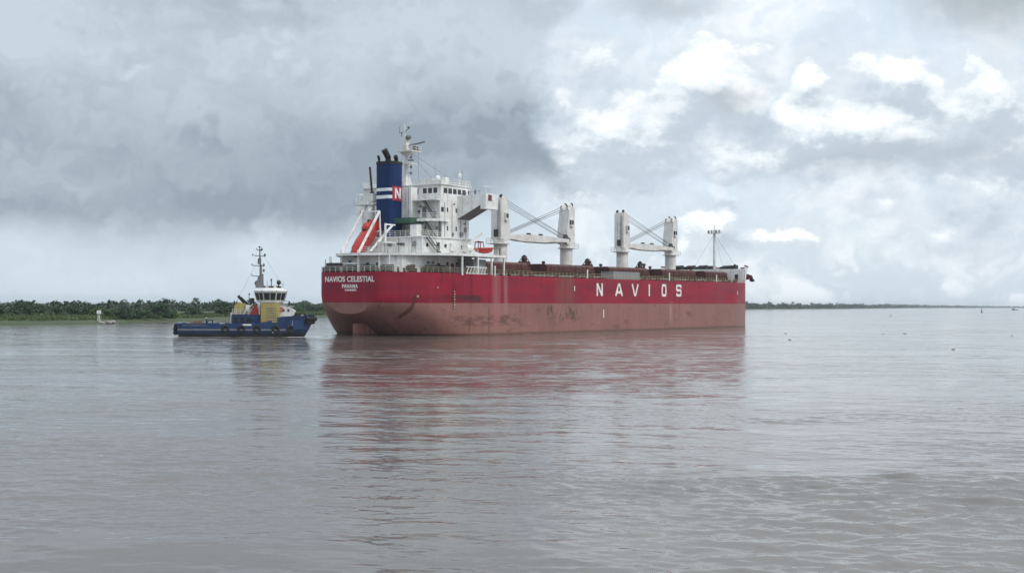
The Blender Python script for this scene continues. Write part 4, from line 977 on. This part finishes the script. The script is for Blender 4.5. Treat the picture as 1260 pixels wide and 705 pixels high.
# cargo grabs parked on the hatches
def make_grab():
    g_ = empty('cargo_grab')
    m = MB()
    for s in (1, -1):
        m.prism([(0, .1), (s * 1.5, .0), (s * 1.75, .9), (s * .6, 1.1), (0, .75)][::s], -1.2, 1.2, 'y')
    m.build('grab_bucket', M['hatch'], g_)
    m = MB()
    for s in (1, -1):
        for y_ in (-.9, .9): m.bar((s * 1.6, y_, .85), (s * .35, y_ * .5, 2.4), .16, .2)
    m.build('grab_arm', M['dark'], g_)
    m = MB(); m.box(-.65, .65, -.6, .6, .9, 2.2).box(-.5, .5, -.7, .7, 2.25, 2.7).cyl((0, -.3, 2.75), (0, .3, 2.75), .35, n=10); m.build('grab_head', M['dark'], g_)
    return g_
g0 = make_grab()
for i, (X, lab) in enumerate(((58.7, 'dark cargo grab between the first and second crane from the stern'), (86.9, 'dark cargo grab between the second and third crane from the stern'), (114.4, 'dark cargo grab between the third and fourth crane from the stern'))):
    o = g0 if i == 0 else copy_tree(g0)
    gs = .74
    tag(o, lab, 'cargo grab', 'cargo grabs on the hatch covers'); place(o, Matrix.Translation((X, 0, 14.63)) @ Matrix.Scale(gs, 4))
#@@TUG
# ------------------------------------------------------------------ tug
tug = empty('tugboat', (-59.4, 207.7, 0), R(8)); tug.scale = (.955, 1, 1)
tag(tug, 'blue hulled harbour tug with white wheelhouse and ochre funnel casings astern of the ship', 'tugboat')
TB = [(0, 3.3), (.4, 3.9), (1.2, 4.25), (3, 4.45), (15, 4.5), (18, 4.2), (20.5, 3.5), (22.5, 2.5), (24., 1.4), (24.8, .5), (25., .1)]
TZ = [(0, 2.35), (8, 2.3), (14, 2.5), (16.6, 2.7), (18.4, 3.6), (22, 3.75), (25, 3.9)]
TX_ = [0, .4, 1.2, 3, 6, 9, 12, 14, 15, 16, 17, 18, 19, 20.5, 21.5, 22.5, 23.3, 24, 24.5, 25]
def thb(X, u): return interp(X, TB) * (.86 + .14 * min(1, u * 1.6))
th = MB()
for s in (1, -1):
    th.grid([[(X + (.4 - u * .4 if X < 2 else 0) - (2.3 * (1 - u) ** 1.3 * max(0, (X - 18) / 7)), s * thb(X, u) * (1 if X < 20 else (.6 + .4 * u)), -.6 + (interp(X, TZ) + .6) * u) for u in (0, .25, .5, .75, 1)] for X in TX_])
th.grid([[((.4 - u * .4), -thb(0, u) + 2 * thb(0, u) * i / 6, -.6 + 2.95 * u) for i in range(7)] for u in (0, .25, .5, .75, 1)])
tho = th.build('hull', M['tughull'], tug, smooth=45)
m = MB()   # inner bulwark faces and capping
for s in (1, -1): m.grid([[(max(X, .3), s * max(0, interp(X, TB) - .02), interp(X, TZ) + .02), (max(X, .3), s * max(0, interp(X, TB) - .25), interp(X, TZ) + .02), (max(X, .3), s * max(0, interp(X, TB) - .3), 1.3)] for X in TX_[:-2]])
m.build('bulwark', M['tugblue'], tho)
MB().grid([[(max(X, .3), s * max(0, interp(X, TB) - .27), 1.55) for s in (-1, 0, 1)] for X in TX_[:-2]]).build('working_deck', M['tugdeck'], tug)
m = MB(); m.tube([(X - .05, -interp(X, TB) * .985 - .05, 1.25) for X in (.4, 1.2, 3, 6, 9, 12, 15, 18, 20)], .16, 6).tube([(X - .05, interp(X, TB) * .985 + .05, 1.25) for X in (.4, 1.2, 3, 6, 9, 12, 15, 18, 20)], .16, 6).tube([(X, -interp(X, TB) - .03, 2.0) for X in (1.2, 3, 5.5)], .06, 6)
m.build('rubbing_strake', M['steel'], tho)
m = MB()
for s in (1, -1): m.tube([(-.25, s * v, z) for z in (.75, 1.9) for v in (0, 3.1)], .01)
m.cyl((-.2, -3.2, .75), (-.2, 3.2, .75), .45, n=12).cyl((-.2, -3.2, 1.35), (-.2, 3.2, 1.35), .45, n=12).cyl((-.15, -3.2, 1.9), (-.15, 3.2, 1.9), .4, n=12); m.build('stern_fender', M['rubber'], tug, smooth=40)
m = MB()
for z, r in ((2.6, .36), (3.2, .42)):
    for s in (1, -1): m.tube([(25.1 - (3.2 - z) * .6, 0, z), (24.5 - (3.2 - z) * .6, s * 1.15, z), (23.5, s * 2.1, z)], r, 10)
m.build('bow_fender', M['rubber'], tug, smooth=40)
for X in (8.9, 11.8, 14.6, 18., 20.6):
    y_ = -interp(X, TB) - .12; m = MB(); m.torus((0, 0, 0), .52, .22); o = m.build('tyre_fender', M['rubber'], tug, smooth=60); o.location = (X, y_, 1.45); o.rotation_euler = (0, 0, R(0 if X < 17 else (12 if X < 19 else 24)))
m = MB(); m.box(12.0, 13.6, -4.58, -4.54, 2.02, 2.32); m.build('name_plate', M['tugwhite'], tho)
m = MB(); m.box(17.4, 18.2, -4.42, -4.32, .75, 1.05); m.build('name_plate', M['tugwhite'], tho)
m = MB(); m.cyl((3.3, -1., 2.1), (3.3, 1., 2.1), .5, n=12).box(2.6, 4., -1.25, -1., 1.55, 2.75).box(2.6, 4., 1., 1.25, 1.55, 2.7).box(1.8, 2.5, -2.2, -1., 1.55, 2.5)
m.build('tow_winch', M['tugdeck'], tug, smooth=40)
m = MB(); m.tube([(5.6, -3.9, 1.6), (5.6, -3.7, 2.9), (5.6, 3.7, 2.9), (5.6, 3.9, 1.6)], .13, 8); m.build('tow_bow', M['dark'], tug)
# superstructure
m = MB(); m.prism([(9.9, -3.3), (17., -3.3), (17., 3.3), (9.9, 3.3)], 1.56, 3.85); m.box(9.9, 13.8, -3.32, 3.32, 3.86, 3.96); m.build('aft_house', M['tugblue'], tug)
m = MB(); m.prism([(13.6, 3.9), (21.2, 3.9), (21.4, 4.6), (20.2, 5.4), (18.6, 5.6), (13.6, 5.5)], -2.6, 2.6, 'y').box(17.02, 21., -3., 3., 1.56, 3.88); dk_ = m.build('deckhouse', M['tugwhite'], tug)
for X in (19.3, 20.2):
    m = MB(); m.cyl((X, -2.62, 4.75), (X, -2.68, 4.75), .22, n=12); m.build('porthole', M['glass'], dk_)
m = MB(); m.prism([(10.0, 3.97), (11.9, 3.97), (12.2, 5.9), (10.8, 6.1), (10.2, 5.6)], -1.6, 1.6, 'y'); fa = m.build('exhaust_casing', M['yellow'], tug)
m = MB(); m.bar((12., 0, 5.9), (10.7, 0, 7.3), .45, .5).bar((12.3, .9, 5.9), (11.1, .9, 7.0), .4, .4); m.build('exhaust_pipe', M['black'], fa)
m = MB(); m.prism([(15.1, -3.1), (15.3, -4.0), (16.3, -4.2), (18.3, -4.05), (18.7, -3.2), (18.7, -2.62), (15.1, -2.62)], 2.2, 6.0); fb2 = m.build('funnel_casing', M['yellow'], tug)
m = MB(); m.box(16.35, 18.2, -4.27, -4.22, 2.6, 5.6); m.build('casing_panel', M['yellow'], fb2)
m = MB(); m.prism([(15.1, 2.62), (18.7, 2.62), (18.7, 3.2), (18.3, 4.05), (16.3, 4.2), (15.3, 4.0)], 2.2, 6.0); m.build('funnel_casing', M['yellow'], tug)
m = MB(); m.prism([(13.2, 3.97), (14.75, 3.97), (14.75, 4.6), (14.3, 5.75), (13.9, 5.6)], -3.25, -2.7, 'y'); m.build('fire_monitor_base', M['tugred'], tug)
m = MB(); m.bar((11.9, -2.9, 4.0), (13.7, -2.9, 5.9), .7, .12).box(12.4, 13.1, -2.9, -1.6, 4.5, 5.7).box(14.76, 15.05, -3.2, -2.6, 4., 6.0); m.build('companion_ladder', M['tugwhite'], tug)
m = MB(); m.cyl((9.75, -2.6, 1.56), (9.75, -2.6, 4.3), .18, n=8).cyl((9.75, 2.6, 1.56), (9.75, 2.6, 4.3), .18, n=8); m.build('vent_post', M['tugwhite'], tug)
m = MB(); m.box(12.9, 13.7, -.5, .5, 5.5, 6.9).cyl((12.8, -.6, 6.8), (12.8, -.6, 7.6), .06, n=5).ball((12.8, -.6, 7.6), .16); m.build('searchlight', M['dark'], tug)
def octo(cx, rx, ry, ch=.42): return [(cx + rx * a, ry * b_) for a, b_ in ((1, -ch), (1, ch), (ch, 1), (-ch, 1), (-1, ch), (-1, -ch), (-ch, -1), (ch, -1))]
CX = 16.75
m = MB(); m.prism(octo(CX, 2.2, 2.2), 5.5, 6.15); m.build('wheelhouse_base', M['tugwhite'], tug)
lo, hi_ = octo(CX, 2.45, 2.45), octo(CX, 3.0, 3.0); n = 8
m = MB(); m.add([(x, y_, 6.16) for x, y_ in lo] + [(x, y_, 8.05) for x, y_ in hi_], [(i, (i + 1) % n, n + (i + 1) % n, n + i) for i in range(n)] + [tuple(range(7, -1, -1)), tuple(range(8, 16))]); whs = m.build('wheelhouse', M['tugwhite'], tug)
for i in range(8):
    a, b_, c_, d_ = Vector((*lo[i], 6.16)), Vector((*lo[(i + 1) % 8], 6.16)), Vector((*hi_[(i + 1) % 8], 8.05)), Vector((*hi_[i], 8.05))
    nn = (b_ - a).cross(d_ - a).normalized() * .03
    for s0, s1 in ((.05, .49), (.54, .95)):
        q_ = lambda s, t: (a.lerp(b_, s)).lerp(d_.lerp(c_, s), t) + nn
        m = MB(); m.add([q_(s0, .22), q_(s1, .22), q_(s1, .9), q_(s0, .9)], [(0, 1, 2, 3)]); m.build('window', G_, whs)
rl, rh = octo(CX, 3.1, 3.1), octo(CX, 2.3, 2.3)
m = MB(); m.add([(x, y_, 8.06) for x, y_ in rl] + [(x, y_, 8.25) for x, y_ in rl] + [(x, y_, 8.75) for x, y_ in rh], [tuple(range(7, -1, -1)), tuple(range(16, 24))] + [(i, (i + 1) % 8, 8 + (i + 1) % 8, 8 + i) for i in range(8)] + [(8 + i, 8 + (i + 1) % 8, 16 + (i + 1) % 8, 16 + i) for i in range(8)])
m.build('wheelhouse_roof', M['tugwhite'], whs)
m = MB(); m.box(15.6, 18.6, -1.6, 1.6, 8.76, 9.1).cyl((18.3, -1.2, 9.1), (18.3, -1.2, 9.5), .12).ball((18.3, -1.2, 9.75), .42).cyl((16.9, -1.2, 9.1), (16.9, -1.2, 10.1), .08).ball((16.9, -1.2, 10.2), (.16, .16, .25)); m.build('roof_equipment', M['dark'], tug)
m = MB(); m.hexa([(13.9, -.7, 8.76), (15.5, -.7, 8.76), (15.5, .7, 8.76), (13.9, .7, 8.76), (14.4, -.3, 10.9), (15.2, -.3, 10.9), (15.2, .3, 10.9), (14.4, .3, 10.9)]).cyl((14.85, 0, 10.8), (14.85, 0, 13.), .26, .2, n=8).cyl((14.75, 0, 13.), (14.6, 0, 16.1), .18, .08, n=8)
tm = m.build('mast', M['steel'], tug, smooth=40)
m = MB()
for z, x0, x1 in ((14.6, 13.3, 15.6), (12.8, 13.2, 15.4), (10.95, 13.2, 15.1), (15.6, 14.1, 15.0)):
    m.bar((x0, 0, z), (x1, 0, z - .15), .12, .14).ball((x1, 0, z + .1), (.2, .2, .28)).cyl((x0, 0, z), (x0, 0, z + .3), .08, n=6).bar((14.7, -1., z), (14.7, 1., z), .1, .1)
m.ball((15.4, 0, 11.9), (.2, .2, .32)).ball((14.6, 0, 16.15), (.22, .22, .15)).box(14.3, 14.9, -.25, .25, 13.0, 14.1).ball((14.2, 0, 9.6), (.5, .4, .5)); m.build('navigation_light', M['steel'], tm)
rail_mb([(18.9, -2.5, 5.58), (20.2, -2.5, 5.45), (20.2, 2.5, 5.45)], .9, .9, .04, 2).build('foredeck_railing', M['dark'], tug)
m = MB(); m.cyl((22., -1., 3.4), (22., 1., 3.4), .55, n=12).box(21.3, 22.6, -1.3, -1., 1.6, 4.2).box(21.3, 22.6, 1., 1.3, 1.6, 4.2); m.build('bow_winch', M['dark'], tug, smooth=40)
m = MB(); m.bar((22.5, -2., 3.7), (23.9, -1.3, 3.3), .3, .5); m.build('bow_chock', M['tugwhite'], tug)
# the tug's clutter: rails, ropes, boxes, lockers, a lifebuoy or two
rail_mb([(10., -3.2, 3.96), (13.7, -3.2, 3.96)], .95, .8, .035, 3).build('house_railing', M['tugwhite'], tug)
rail_mb([(10., 3.2, 3.96), (13.7, 3.2, 3.96)], .95, .8, .035, 3).build('house_railing', M['tugwhite'], tug)
for X0, X1, z0, z1 in ((10.2, 11.0, 1.9, 3.5), (11.5, 12.2, 1.9, 3.5), (12.6, 13.5, 2.5, 3.4)):
    MB().box(X0, X1, -3.34, -3.305, z0, z1).build('house_opening', M['black'], tug)
rnd = random.Random(21)
for k in range(9):
    X = rnd.uniform(1.5, 9.5); y_ = rnd.choice([-3.2, -2.6, 2.8, 2.2]) + rnd.uniform(-.4, .4); h_ = rnd.uniform(.35, .95)
    MB().box(X, X + rnd.uniform(.4, 1.1), y_ - .35, y_ + .35, 1.56, 1.56 + h_).build('deck_box', M[rnd.choice(['tugdeck', 'dark', 'grey', 'tugwhite'])], tug)
for X, y_ in ((6.8, -1.5), (8.2, 1.2), (7.6, -2.9)):
    m = MB(); m.torus((0, 0, 0), .5, .13); m.torus((0, .22, 0), .45, .12); o = m.build('rope_coil', M['raily'], tug, smooth=60); o.location = (X, y_, 1.7); o.rotation_euler = (R(90), 0, 0)
for X, z in ((18.9, 4.9), (14.2, 5.0)):
    m = MB(); m.torus((0, 0, 0), .3, .08); o = m.build('lifebuoy', M['orange'], tug, smooth=60); o.location = (X, -2.72, z)
for k in range(6):
    MB().box(16.5, 18.05, -4.29, -4.272, 2.9 + k * .42, 3.05 + k * .42).build('louvre', M['steel'], tug)
for k, (X, y_, h_) in enumerate(((15.2, 2., 2.6), (17.8, 1.6, 1.6), (16.2, -1.9, 1.3), (18.9, 2.2, 1.0))):
    MB().cyl((X, y_, 8.7), (X, y_, 8.8 + h_), .045, n=5).build('whip_antenna', M['steel'], tug)
for X, y_ in ((15.9, -1.7), (17.4, -1.9)): MB().box(X, X + .5, y_ - .2, y_ + .2, 8.7, 9.15).build('searchlight', M['tugwhite'], tug)
m = MB(); m.tube([(14.9, 0, 15.2), (19., 0, 9.2)], .02, 4); m.build('mast_stay', M['wire'], tug)
m = MB(); m.tube([(14.7, 0, 14.5), (10.5, 0, 6.3)], .02, 4); m.build('mast_stay', M['wire'], tug)
m = MB(); m.box(18.6, 20.2, -1.6, 1.6, 5.55, 6.0).box(20.3, 21.0, -1.2, 1.2, 5.3, 5.6); m.build('roof_locker', M['grey'], tug)
for X in (20.9, 21.6, 22.4, 23.2): MB().cyl((X, -1.6 + (X - 21) * .3, 3.5), (X, -1.6 + (X - 21) * .3, 4.35), .16, n=8).build('mooring_bitt', M['dark'], tug)
# the deckhand at the tug's stern: one skinned body
def person(name, loc, rz, label):
    root = empty(name, loc, rz); tag(root, label, 'person')
    J = [((0, 0, .92), .13), ((0, 0, 1.15), .13), ((0, 0, 1.38), .14), ((0, 0, 1.5), .06), ((.02, 0, 1.62), .09), ((.02, 0, 1.72), .08),
         ((0, .19, 1.40), .065), ((.03, .25, 1.14), .05), ((.15, .22, .93), .04), ((.2, .2, .86), .04),
         ((0, -.19, 1.40), .065), ((.02, -.26, 1.14), .05), ((.12, -.24, .92), .04), ((.17, -.23, .85), .04),
         ((0, .1, .86), .1), ((.03, .11, .48), .07), ((0, .12, .08), .05), ((.16, .13, .04), .045),
         ((0, -.1, .86), .1), ((.02, -.12, .48), .07), ((-.02, -.13, .08), .05), ((.14, -.14, .04), .045)]
    Ed = [(0, 1), (1, 2), (2, 3), (3, 4), (4, 5), (2, 6), (6, 7), (7, 8), (8, 9), (2, 10), (10, 11), (11, 12), (12, 13), (0, 14), (14, 15), (15, 16), (16, 17), (0, 18), (18, 19), (19, 20), (20, 21)]
    me = bpy.data.meshes.new('body'); me.from_pydata([j[0] for j in J], Ed, []); me.update()
    o = bpy.data.objects.new('body', me); col.objects.link(o); o.parent = root; me.materials.append(M['cloth'])
    sk = o.modifiers.new('skin', 'SKIN'); sv = me.skin_vertices[0].data
    for i, j in enumerate(J): sv[i].radius = (j[1], j[1]); sv[i].use_root = i == 0
    sk.use_smooth_shade = True
    o.modifiers.new('sub', 'SUBSURF').render_levels = 1
    MB().ball((.03, 0, 1.655), (.105, .085, .13), 12, 8).build('face', M['skin'], root, smooth=80)
    m = MB(); m.ball((.02, 0, 1.73), (.15, .13, .11), 14, 8).cyl((.03, 0, 1.71), (.03, 0, 1.725), .17, n=16); m.build('helmet', M['helmet'], root, smooth=60)
    return root
TM = Matrix.Translation((-59.4, 207.7, 0)) @ Matrix.Rotation(R(8), 4, 'Z')
p_ = TM @ Vector((4.75, -.6, 1.56))
person('person', p_, R(20), 'person in dark boilersuit and pale helmet standing on the tug stern deck')
#@@LAND
# ------------------------------------------------------------------ vegetation
def leaf_cloud(rng, lobes, n, size, droop=0.):
    """leaf-clump faces through the volume of several lobes (cx,cy,cz,rx,ry,rz)"""
    wts = np.array([l[3] * l[4] * l[5] for l in lobes]) ** .75; cnt = (wts / wts.sum() * n).astype(int)
    P = []
    for l, c in zip(lobes, cnt):
        d = rng.normal(size=(c, 3)); d /= np.linalg.norm(d, axis=1)[:, None]
        r = rng.uniform(.25, 1.08, c) ** .5
        P.append(np.array(l[:3]) + d * r[:, None] * np.array(l[3:6]))
    P = np.concatenate(P); n = len(P)
    a = rng.normal(size=(n, 3)); a /= np.linalg.norm(a, axis=1)[:, None]
    b = np.cross(a, rng.normal(size=(n, 3))); b /= np.linalg.norm(b, axis=1)[:, None]
    s = size * rng.uniform(.5, 1.5, n)[:, None]
    V = np.stack([P - a * s, P - b * s * .6, P + a * s, P + b * s * .6], 1).reshape(-1, 3)
    m = MB(); m.v = [tuple(v) for v in V]; m.f = [(4 * i, 4 * i + 1, 4 * i + 2, 4 * i + 3) for i in range(n)]
    return m
def make_tree(seed, h, wd, leaf, nleaf=1500, size=.3, style='round'):
    rng = np.random.default_rng(seed); t = empty('bank_tree')
    lobes = []
    k = 9 if style == 'round' else 7
    for i in range(k):
        a = 2 * math.pi * i / k + rng.uniform(-.4, .4); rr = wd * rng.uniform(.15, .36)
        zc = h * (rng.uniform(.35, .8) if style == 'round' else rng.uniform(.55, .9)); q = wd * rng.uniform(.16, .27)
        lobes.append((rr * math.cos(a), rr * math.sin(a), zc, q, q, q * rng.uniform(.55, .9)))
    lobes.append((0, 0, h * .78, wd * .2, wd * .2, h * .2))
    if style == 'round':
        for i in range(5):
            a = rng.uniform(0, 6.28); lobes.append((wd * .34 * math.cos(a), wd * .34 * math.sin(a), h * .22, wd * .17, wd * .17, h * .22))
    leaf_cloud(rng, lobes, nleaf, size).build('crown', leaf, t, fix=False)
    m = MB(); top = (rng.uniform(-.3, .3), rng.uniform(-.3, .3), h * .55)
    m.cyl((0, 0, -.6), top, .05 * h ** .8, .025 * h ** .8, n=7)
    for l in lobes[:6]: m.cyl(tuple(Vector((0, 0, h * .25)).lerp(Vector(top), rng.uniform(.2, 1))), (l[0] * .8, l[1] * .8, l[2]), .02 * h ** .8, .008 * h ** .8, n=5)
    m.build('trunk', M['bark'], t)
    return t
protos = {'dark': [make_tree(11, 5.2, 8.5, M['leafdark']), make_tree(12, 5.6, 7., M['leafdark']), make_tree(13, 4.6, 8., M['leafdark'])],
          'mid': [make_tree(21, 4.2, 7., M['leafmid']), make_tree(22, 4.8, 6., M['leafmid'])],
          'light': [make_tree(31, 3.6, 8., M['leaflight']), make_tree(32, 2.8, 6., M['leaflight'])],
          'tall': [make_tree(41, 7.2, 5., M['leafmid'], 1100, .3, 'tall'), make_tree(42, 8., 4.4, M['leafdark'], 1000, .3, 'tall')]}
def gpt(px, D):   # a point on the ground plane under a given bearing, at a distance
    return ((px - 630) / 1430 * D, D)
used = set()
def plant(px, D, kind, s, label, group):
    L = protos[kind]; i = hash((px * 7 + int(D))) % len(L); k = (kind, i)
    o = L[i] if k not in used else copy_tree(L[i]); used.add(k)
    x, y = gpt(px, D); o.location = (x, y, 1.25); s *= .69; o.scale = (s * 1.12, s * 1.12, s); o.rotation_euler = (0, 0, (px * 1.7 + D) % 6.28)
    tag(o, label, 'tree', group); return o
ROW = 'dark leafy trees in the row along the left river bank'; RL = 'dark bushy tree in the dense row on the left bank'
plant(4, 338, 'dark', .95, 'dark rounded tree at the far left edge of the left bank', ROW)
plant(33, 346, 'dark', 1.28, 'tallest dark domed tree near the left edge of the left bank', ROW)
plant(58, 335, 'light', .95, 'light green spreading bush in front of the dark row on the left bank', None)
plant(118, 347, 'mid', .98, 'mid green tree directly behind the white topped beacon', ROW)
plant(156, 345, 'dark', 1.02, 'dark rounded tree first to the right of the white topped beacon', ROW)
plant(196, 360, 'dark', 1.22, 'large dark tree standing alone left of the tug stern', ROW)
plant(238, 395, 'dark', 1.0, 'low dark domed tree on the bank above the tug aft deck', ROW)
plant(277, 420, 'dark', 1.4, 'dark tall rounded tree on the bank behind the ochre exhaust casing of the tug', ROW)
for px, D, kd, s in ((-8, 345, 'dark', 1.1), (17, 352, 'dark', .95), (48, 352, 'dark', 1.05), (72, 350, 'dark', 1.0), (86, 346, 'dark', 1.12), (100, 350, 'dark', 1.12), (-25, 330, 'dark', 1.), (-50, 325, 'mid', 1.2), (166, 352, 'dark', .9), (110, 356, 'dark', 1.1)):
    plant(px, D, kd, s, RL, ROW)
for px, D, kd, s in ((132, 345, 'mid', .8), (142, 352, 'mid', .95), (180, 352, 'mid', .8), (212, 370, 'mid', .8), (10, 330, 'mid', .55), (28, 328, 'mid', .5), (44, 330, 'mid', .55), (80, 332, 'mid', .6)):
    plant(px, D, kd, s, 'low green bush filling a gap between the trees of the left bank', 'low green bushes on the left bank')
for px, D, kd, s in ((300, 470, 'dark', 1.1), (322, 480, 'mid', 1.2), (352, 500, 'dark', 1.1), (368, 520, 'mid', 1.2), (384, 540, 'dark', 1.2), (398, 560, 'mid', 1.3), (412, 590, 'dark', 1.3), (426, 620, 'mid', 1.3)):
    plant(px, D, kd, s, 'hazy green tree on the far part of the left bank between tug and ship', 'hazy trees on the bank between tug and ship')
for k, L in protos.items():
    for i, o in enumerate(L):
        if (k, i) not in used:
            for c in list(o.children): bpy.data.objects.remove(c)
            bpy.data.objects.remove(o)
# far woods, one mass each
rng = np.random.default_rng(5)
def wood(name, pts, nleaf, size, hmin, hmax, deep, tall=.12):
    lobes = []
    for (x0, y0), (x1, y1) in zip(pts, pts[1:]):
        L = math.hypot(x1 - x0, y1 - y0); n = max(2, int(L / (hmax * .55)))
        for i in range(n):
            t = (i + rng.uniform(0, 1)) / n; h = rng.uniform(hmin, hmax) * (1.35 if rng.uniform() < tall else 1); wd = h * rng.uniform(.35, .75)
            off = rng.uniform(0, deep)
            lobes.append((x0 + (x1 - x0) * t - off * .4, y0 + (y1 - y0) * t + off, 1.6 + h * .5, wd, wd, h * .52))
            if rng.uniform() < .6: lobes.append((x0 + (x1 - x0) * t + rng.uniform(-wd, wd), y0 + (y1 - y0) * t + off * .5, 1.6 + h * .25, wd * .8, wd * .8, h * .3))
    o = leaf_cloud(rng, lobes, nleaf, size).build(name, M['forest'], fix=False)
    return o
D = 800
lw = [gpt(px, d) for px, d in ((-90, 410), (0, 430), (90, 460), (180, 510), (280, 590), (400, 720), (470, 820))]
tag(wood('far_wood', lw, 22000, .62, 3.4, 4.9, 40), 'hazy grey green wood in the distance behind the left bank', 'wood', kind='stuff')
fw = [(x - 12, y + 6) for x, y in far[:5]]
tag(wood('far_shore_wood', fw, 15000, 1.6, 5.5, 9., 40, .15), 'thin dark line of distant trees right of the ship bow', 'wood', kind='stuff')
fw = [(x - 12, y + 6) for x, y in far[4:]]
tag(wood('faint_shore_wood', fw, 9000, 4.0, 7., 11., 60, .1), 'palest hazy tree line at the far right of the horizon', 'wood', kind='stuff')
# rank grass along the water's edge
def reeds():
    n = 26000; V = []
    seg = np.array(shore[1:12]); ln = np.hypot(*(seg[1:] - seg[:-1]).T); cum = np.concatenate([[0], np.cumsum(ln)])
    u = rng.uniform(0, cum[-1], n); k = np.searchsorted(cum, u) - 1; k = np.clip(k, 0, len(ln) - 1)
    P = seg[k] + (seg[k + 1] - seg[k]) * ((u - cum[k]) / ln[k])[:, None]
    off = rng.uniform(.3, 1, n) ** 1. * 26.
    P = P + np.stack([-off * .75, off * .66], 1)
    z0 = np.interp(off, [0, 1.5, 6, 16, 40], [-.3, .35, .8, 1.3, 1.5]) - .1
    h = rng.uniform(.5, 1.2, n); a = rng.uniform(0, 3.14, n); w_ = rng.uniform(.25, .6, n)
    dx, dy = np.cos(a) * w_, np.sin(a) * w_; lx = rng.normal(0, .25, n)
    V = np.stack([np.stack([P[:, 0] - dx, P[:, 1] - dy, z0], 1), np.stack([P[:, 0] + dx, P[:, 1] + dy, z0], 1),
                  np.stack([P[:, 0] + dx * .5 + lx, P[:, 1] + dy * .5, z0 + h], 1), np.stack([P[:, 0] - dx * .6 + lx, P[:, 1] - dy * .6, z0 + h * .9], 1)], 1).reshape(-1, 3)
    m = MB(); m.v = [tuple(v) for v in V]; m.f = [(4 * i, 4 * i + 1, 4 * i + 2, 4 * i + 3) for i in range(n)]
    return m
tag(reeds().build('bank_grass', M['reed'], fix=False), 'rank grass growing along the edge of the left bank', 'grass', kind='stuff')
# beacon on its rocky point
bx, by = gpt(122, 320)
bk = empty('river_beacon', (bx, by, .5)); bk.scale = (.8, .8, .86); tag(bk, 'white topped post beacon on the rocky point of the left bank', 'beacon')
m = MB()
for sx in (-.35, .35):
    for sy in (-.35, .35): m.cyl((sx, sy, -.8), (sx * .7, sy * .7, 2.6), .07, n=6)
m.bar((-.3, -.3, 1.), (.3, -.3, 2.), .06, .06); m.build('beacon_frame', M['railw'], bk)
MB().box(-.55, .55, -.5, .5, 2.62, 3.7).build('beacon_board', M['white'], bk)
m = MB(); m.cyl((0, 0, 3.7), (0, 0, 4.), .12, n=8); m.build('beacon_light', M['steel'], bk)
rr = random.Random(9)
def rock(r):
    m = MB(); m.ball((0, 0, 0), (r, r * .8, r * .6), 9, 6); m.v = [tuple(c * rr.uniform(.8, 1.2) for c in v) for v in m.v]; return m
r0 = [rock(1.).build('rock', M['rock'], smooth=30) for _ in range(3)]
for i in range(16):
    o = r0[i] if i < 3 else r0[i % 3].copy()
    if i >= 3: col.objects.link(o)
    x, y = gpt(122 + rr.uniform(-3, 19), rr.uniform(316, 324)); o.location = (x, y, rr.uniform(.05, .5)); s = rr.uniform(.35, .85); o.scale = (s, s, s); o.rotation_euler = (0, 0, rr.uniform(0, 6))
    tag(o, 'pale grey rock at the water beside the white topped beacon', 'rock', 'rocks at the beacon point')
# channel buoy and far craft at the right
x, y = gpt(1208, 1300)
bu = empty('channel_buoy', (x, y, 0)); tag(bu, 'dark pillar buoy standing in the water near the right edge', 'buoy')
m = MB(); m.cyl((0, 0, -.4), (0, 0, .8), 1.1, .9, n=14); m.build('buoy_float', M['dark'], bu, smooth=40)
m = MB(); m.cyl((0, 0, .8), (0, 0, 3.6), .5, .28, n=10).ball((0, 0, 3.9), .45); m.build('buoy_pillar', M['dark'], bu, smooth=40)
x, y = gpt(1249, 2400)
ba = empty('moored_barge', (x, y, 0), R(5)); tag(ba, 'low dark barge far off at the right edge of the river', 'barge')
m = MB(); m.prism([(-6, -.5), (5, -.5), (6.5, 1.3), (-6.5, 1.3)], -2., 2., 'y'); m.build('barge_hull', M['dark'], ba)
m = MB(); m.box(-5, -2, -1.5, 1.5, 1.3, 3.4); m.build('barge_cabin', M['dark'], ba)
x, y = gpt(1266, 2500); b2 = copy_tree(ba); b2.location = (x, y, 0); b2['label'] = 'low dark barge cut off by the right edge of the frame'; b2['group'] = ba['group'] = 'far barges at the right'
# floating clumps of water weed
def clump(seed):
    r = np.random.default_rng(seed)
    m = leaf_cloud(r, [(0, 0, .05, .55, .35, .12), (.3, .1, .08, .3, .25, .16), (-.35, -.1, .05, .3, .2, .1)], 140, .11)
    return m.build('floating_weed', M['weed'], fix=False)
c0 = [clump(k) for k in range(3)]
def gz(px, py):
    d = EYE * 1430 / (py - (374.2 + .006 * (px - 630))); return gpt(px, d)
WD = [(1096, 388.5, 1.5), (912, 417, .6), (967, 410.3, .5), (972, 418, .6), (1113, 410.5, .7), (1173, 430, .5), (1245, 413, .5), (1087, 411, .4), (1180, 398, .5)]
for i, (px, py, s) in enumerate(WD):
    o = c0[i] if i < 3 else c0[i % 3].copy()
    if i >= 3: col.objects.link(o)
    x, y = gz(px, py); o.location = (x, y, .0); o.scale = (s, s, s * .8); o.rotation_euler = (0, 0, i * 1.3)
    lab = {0: 'largest dark clump of floating weed far out right of the ship bow'}.get(i, 'small dark clump of weed floating on the open river right of the ship')
    tag(o, lab, 'floating weed', 'clumps of weed drifting on the river')
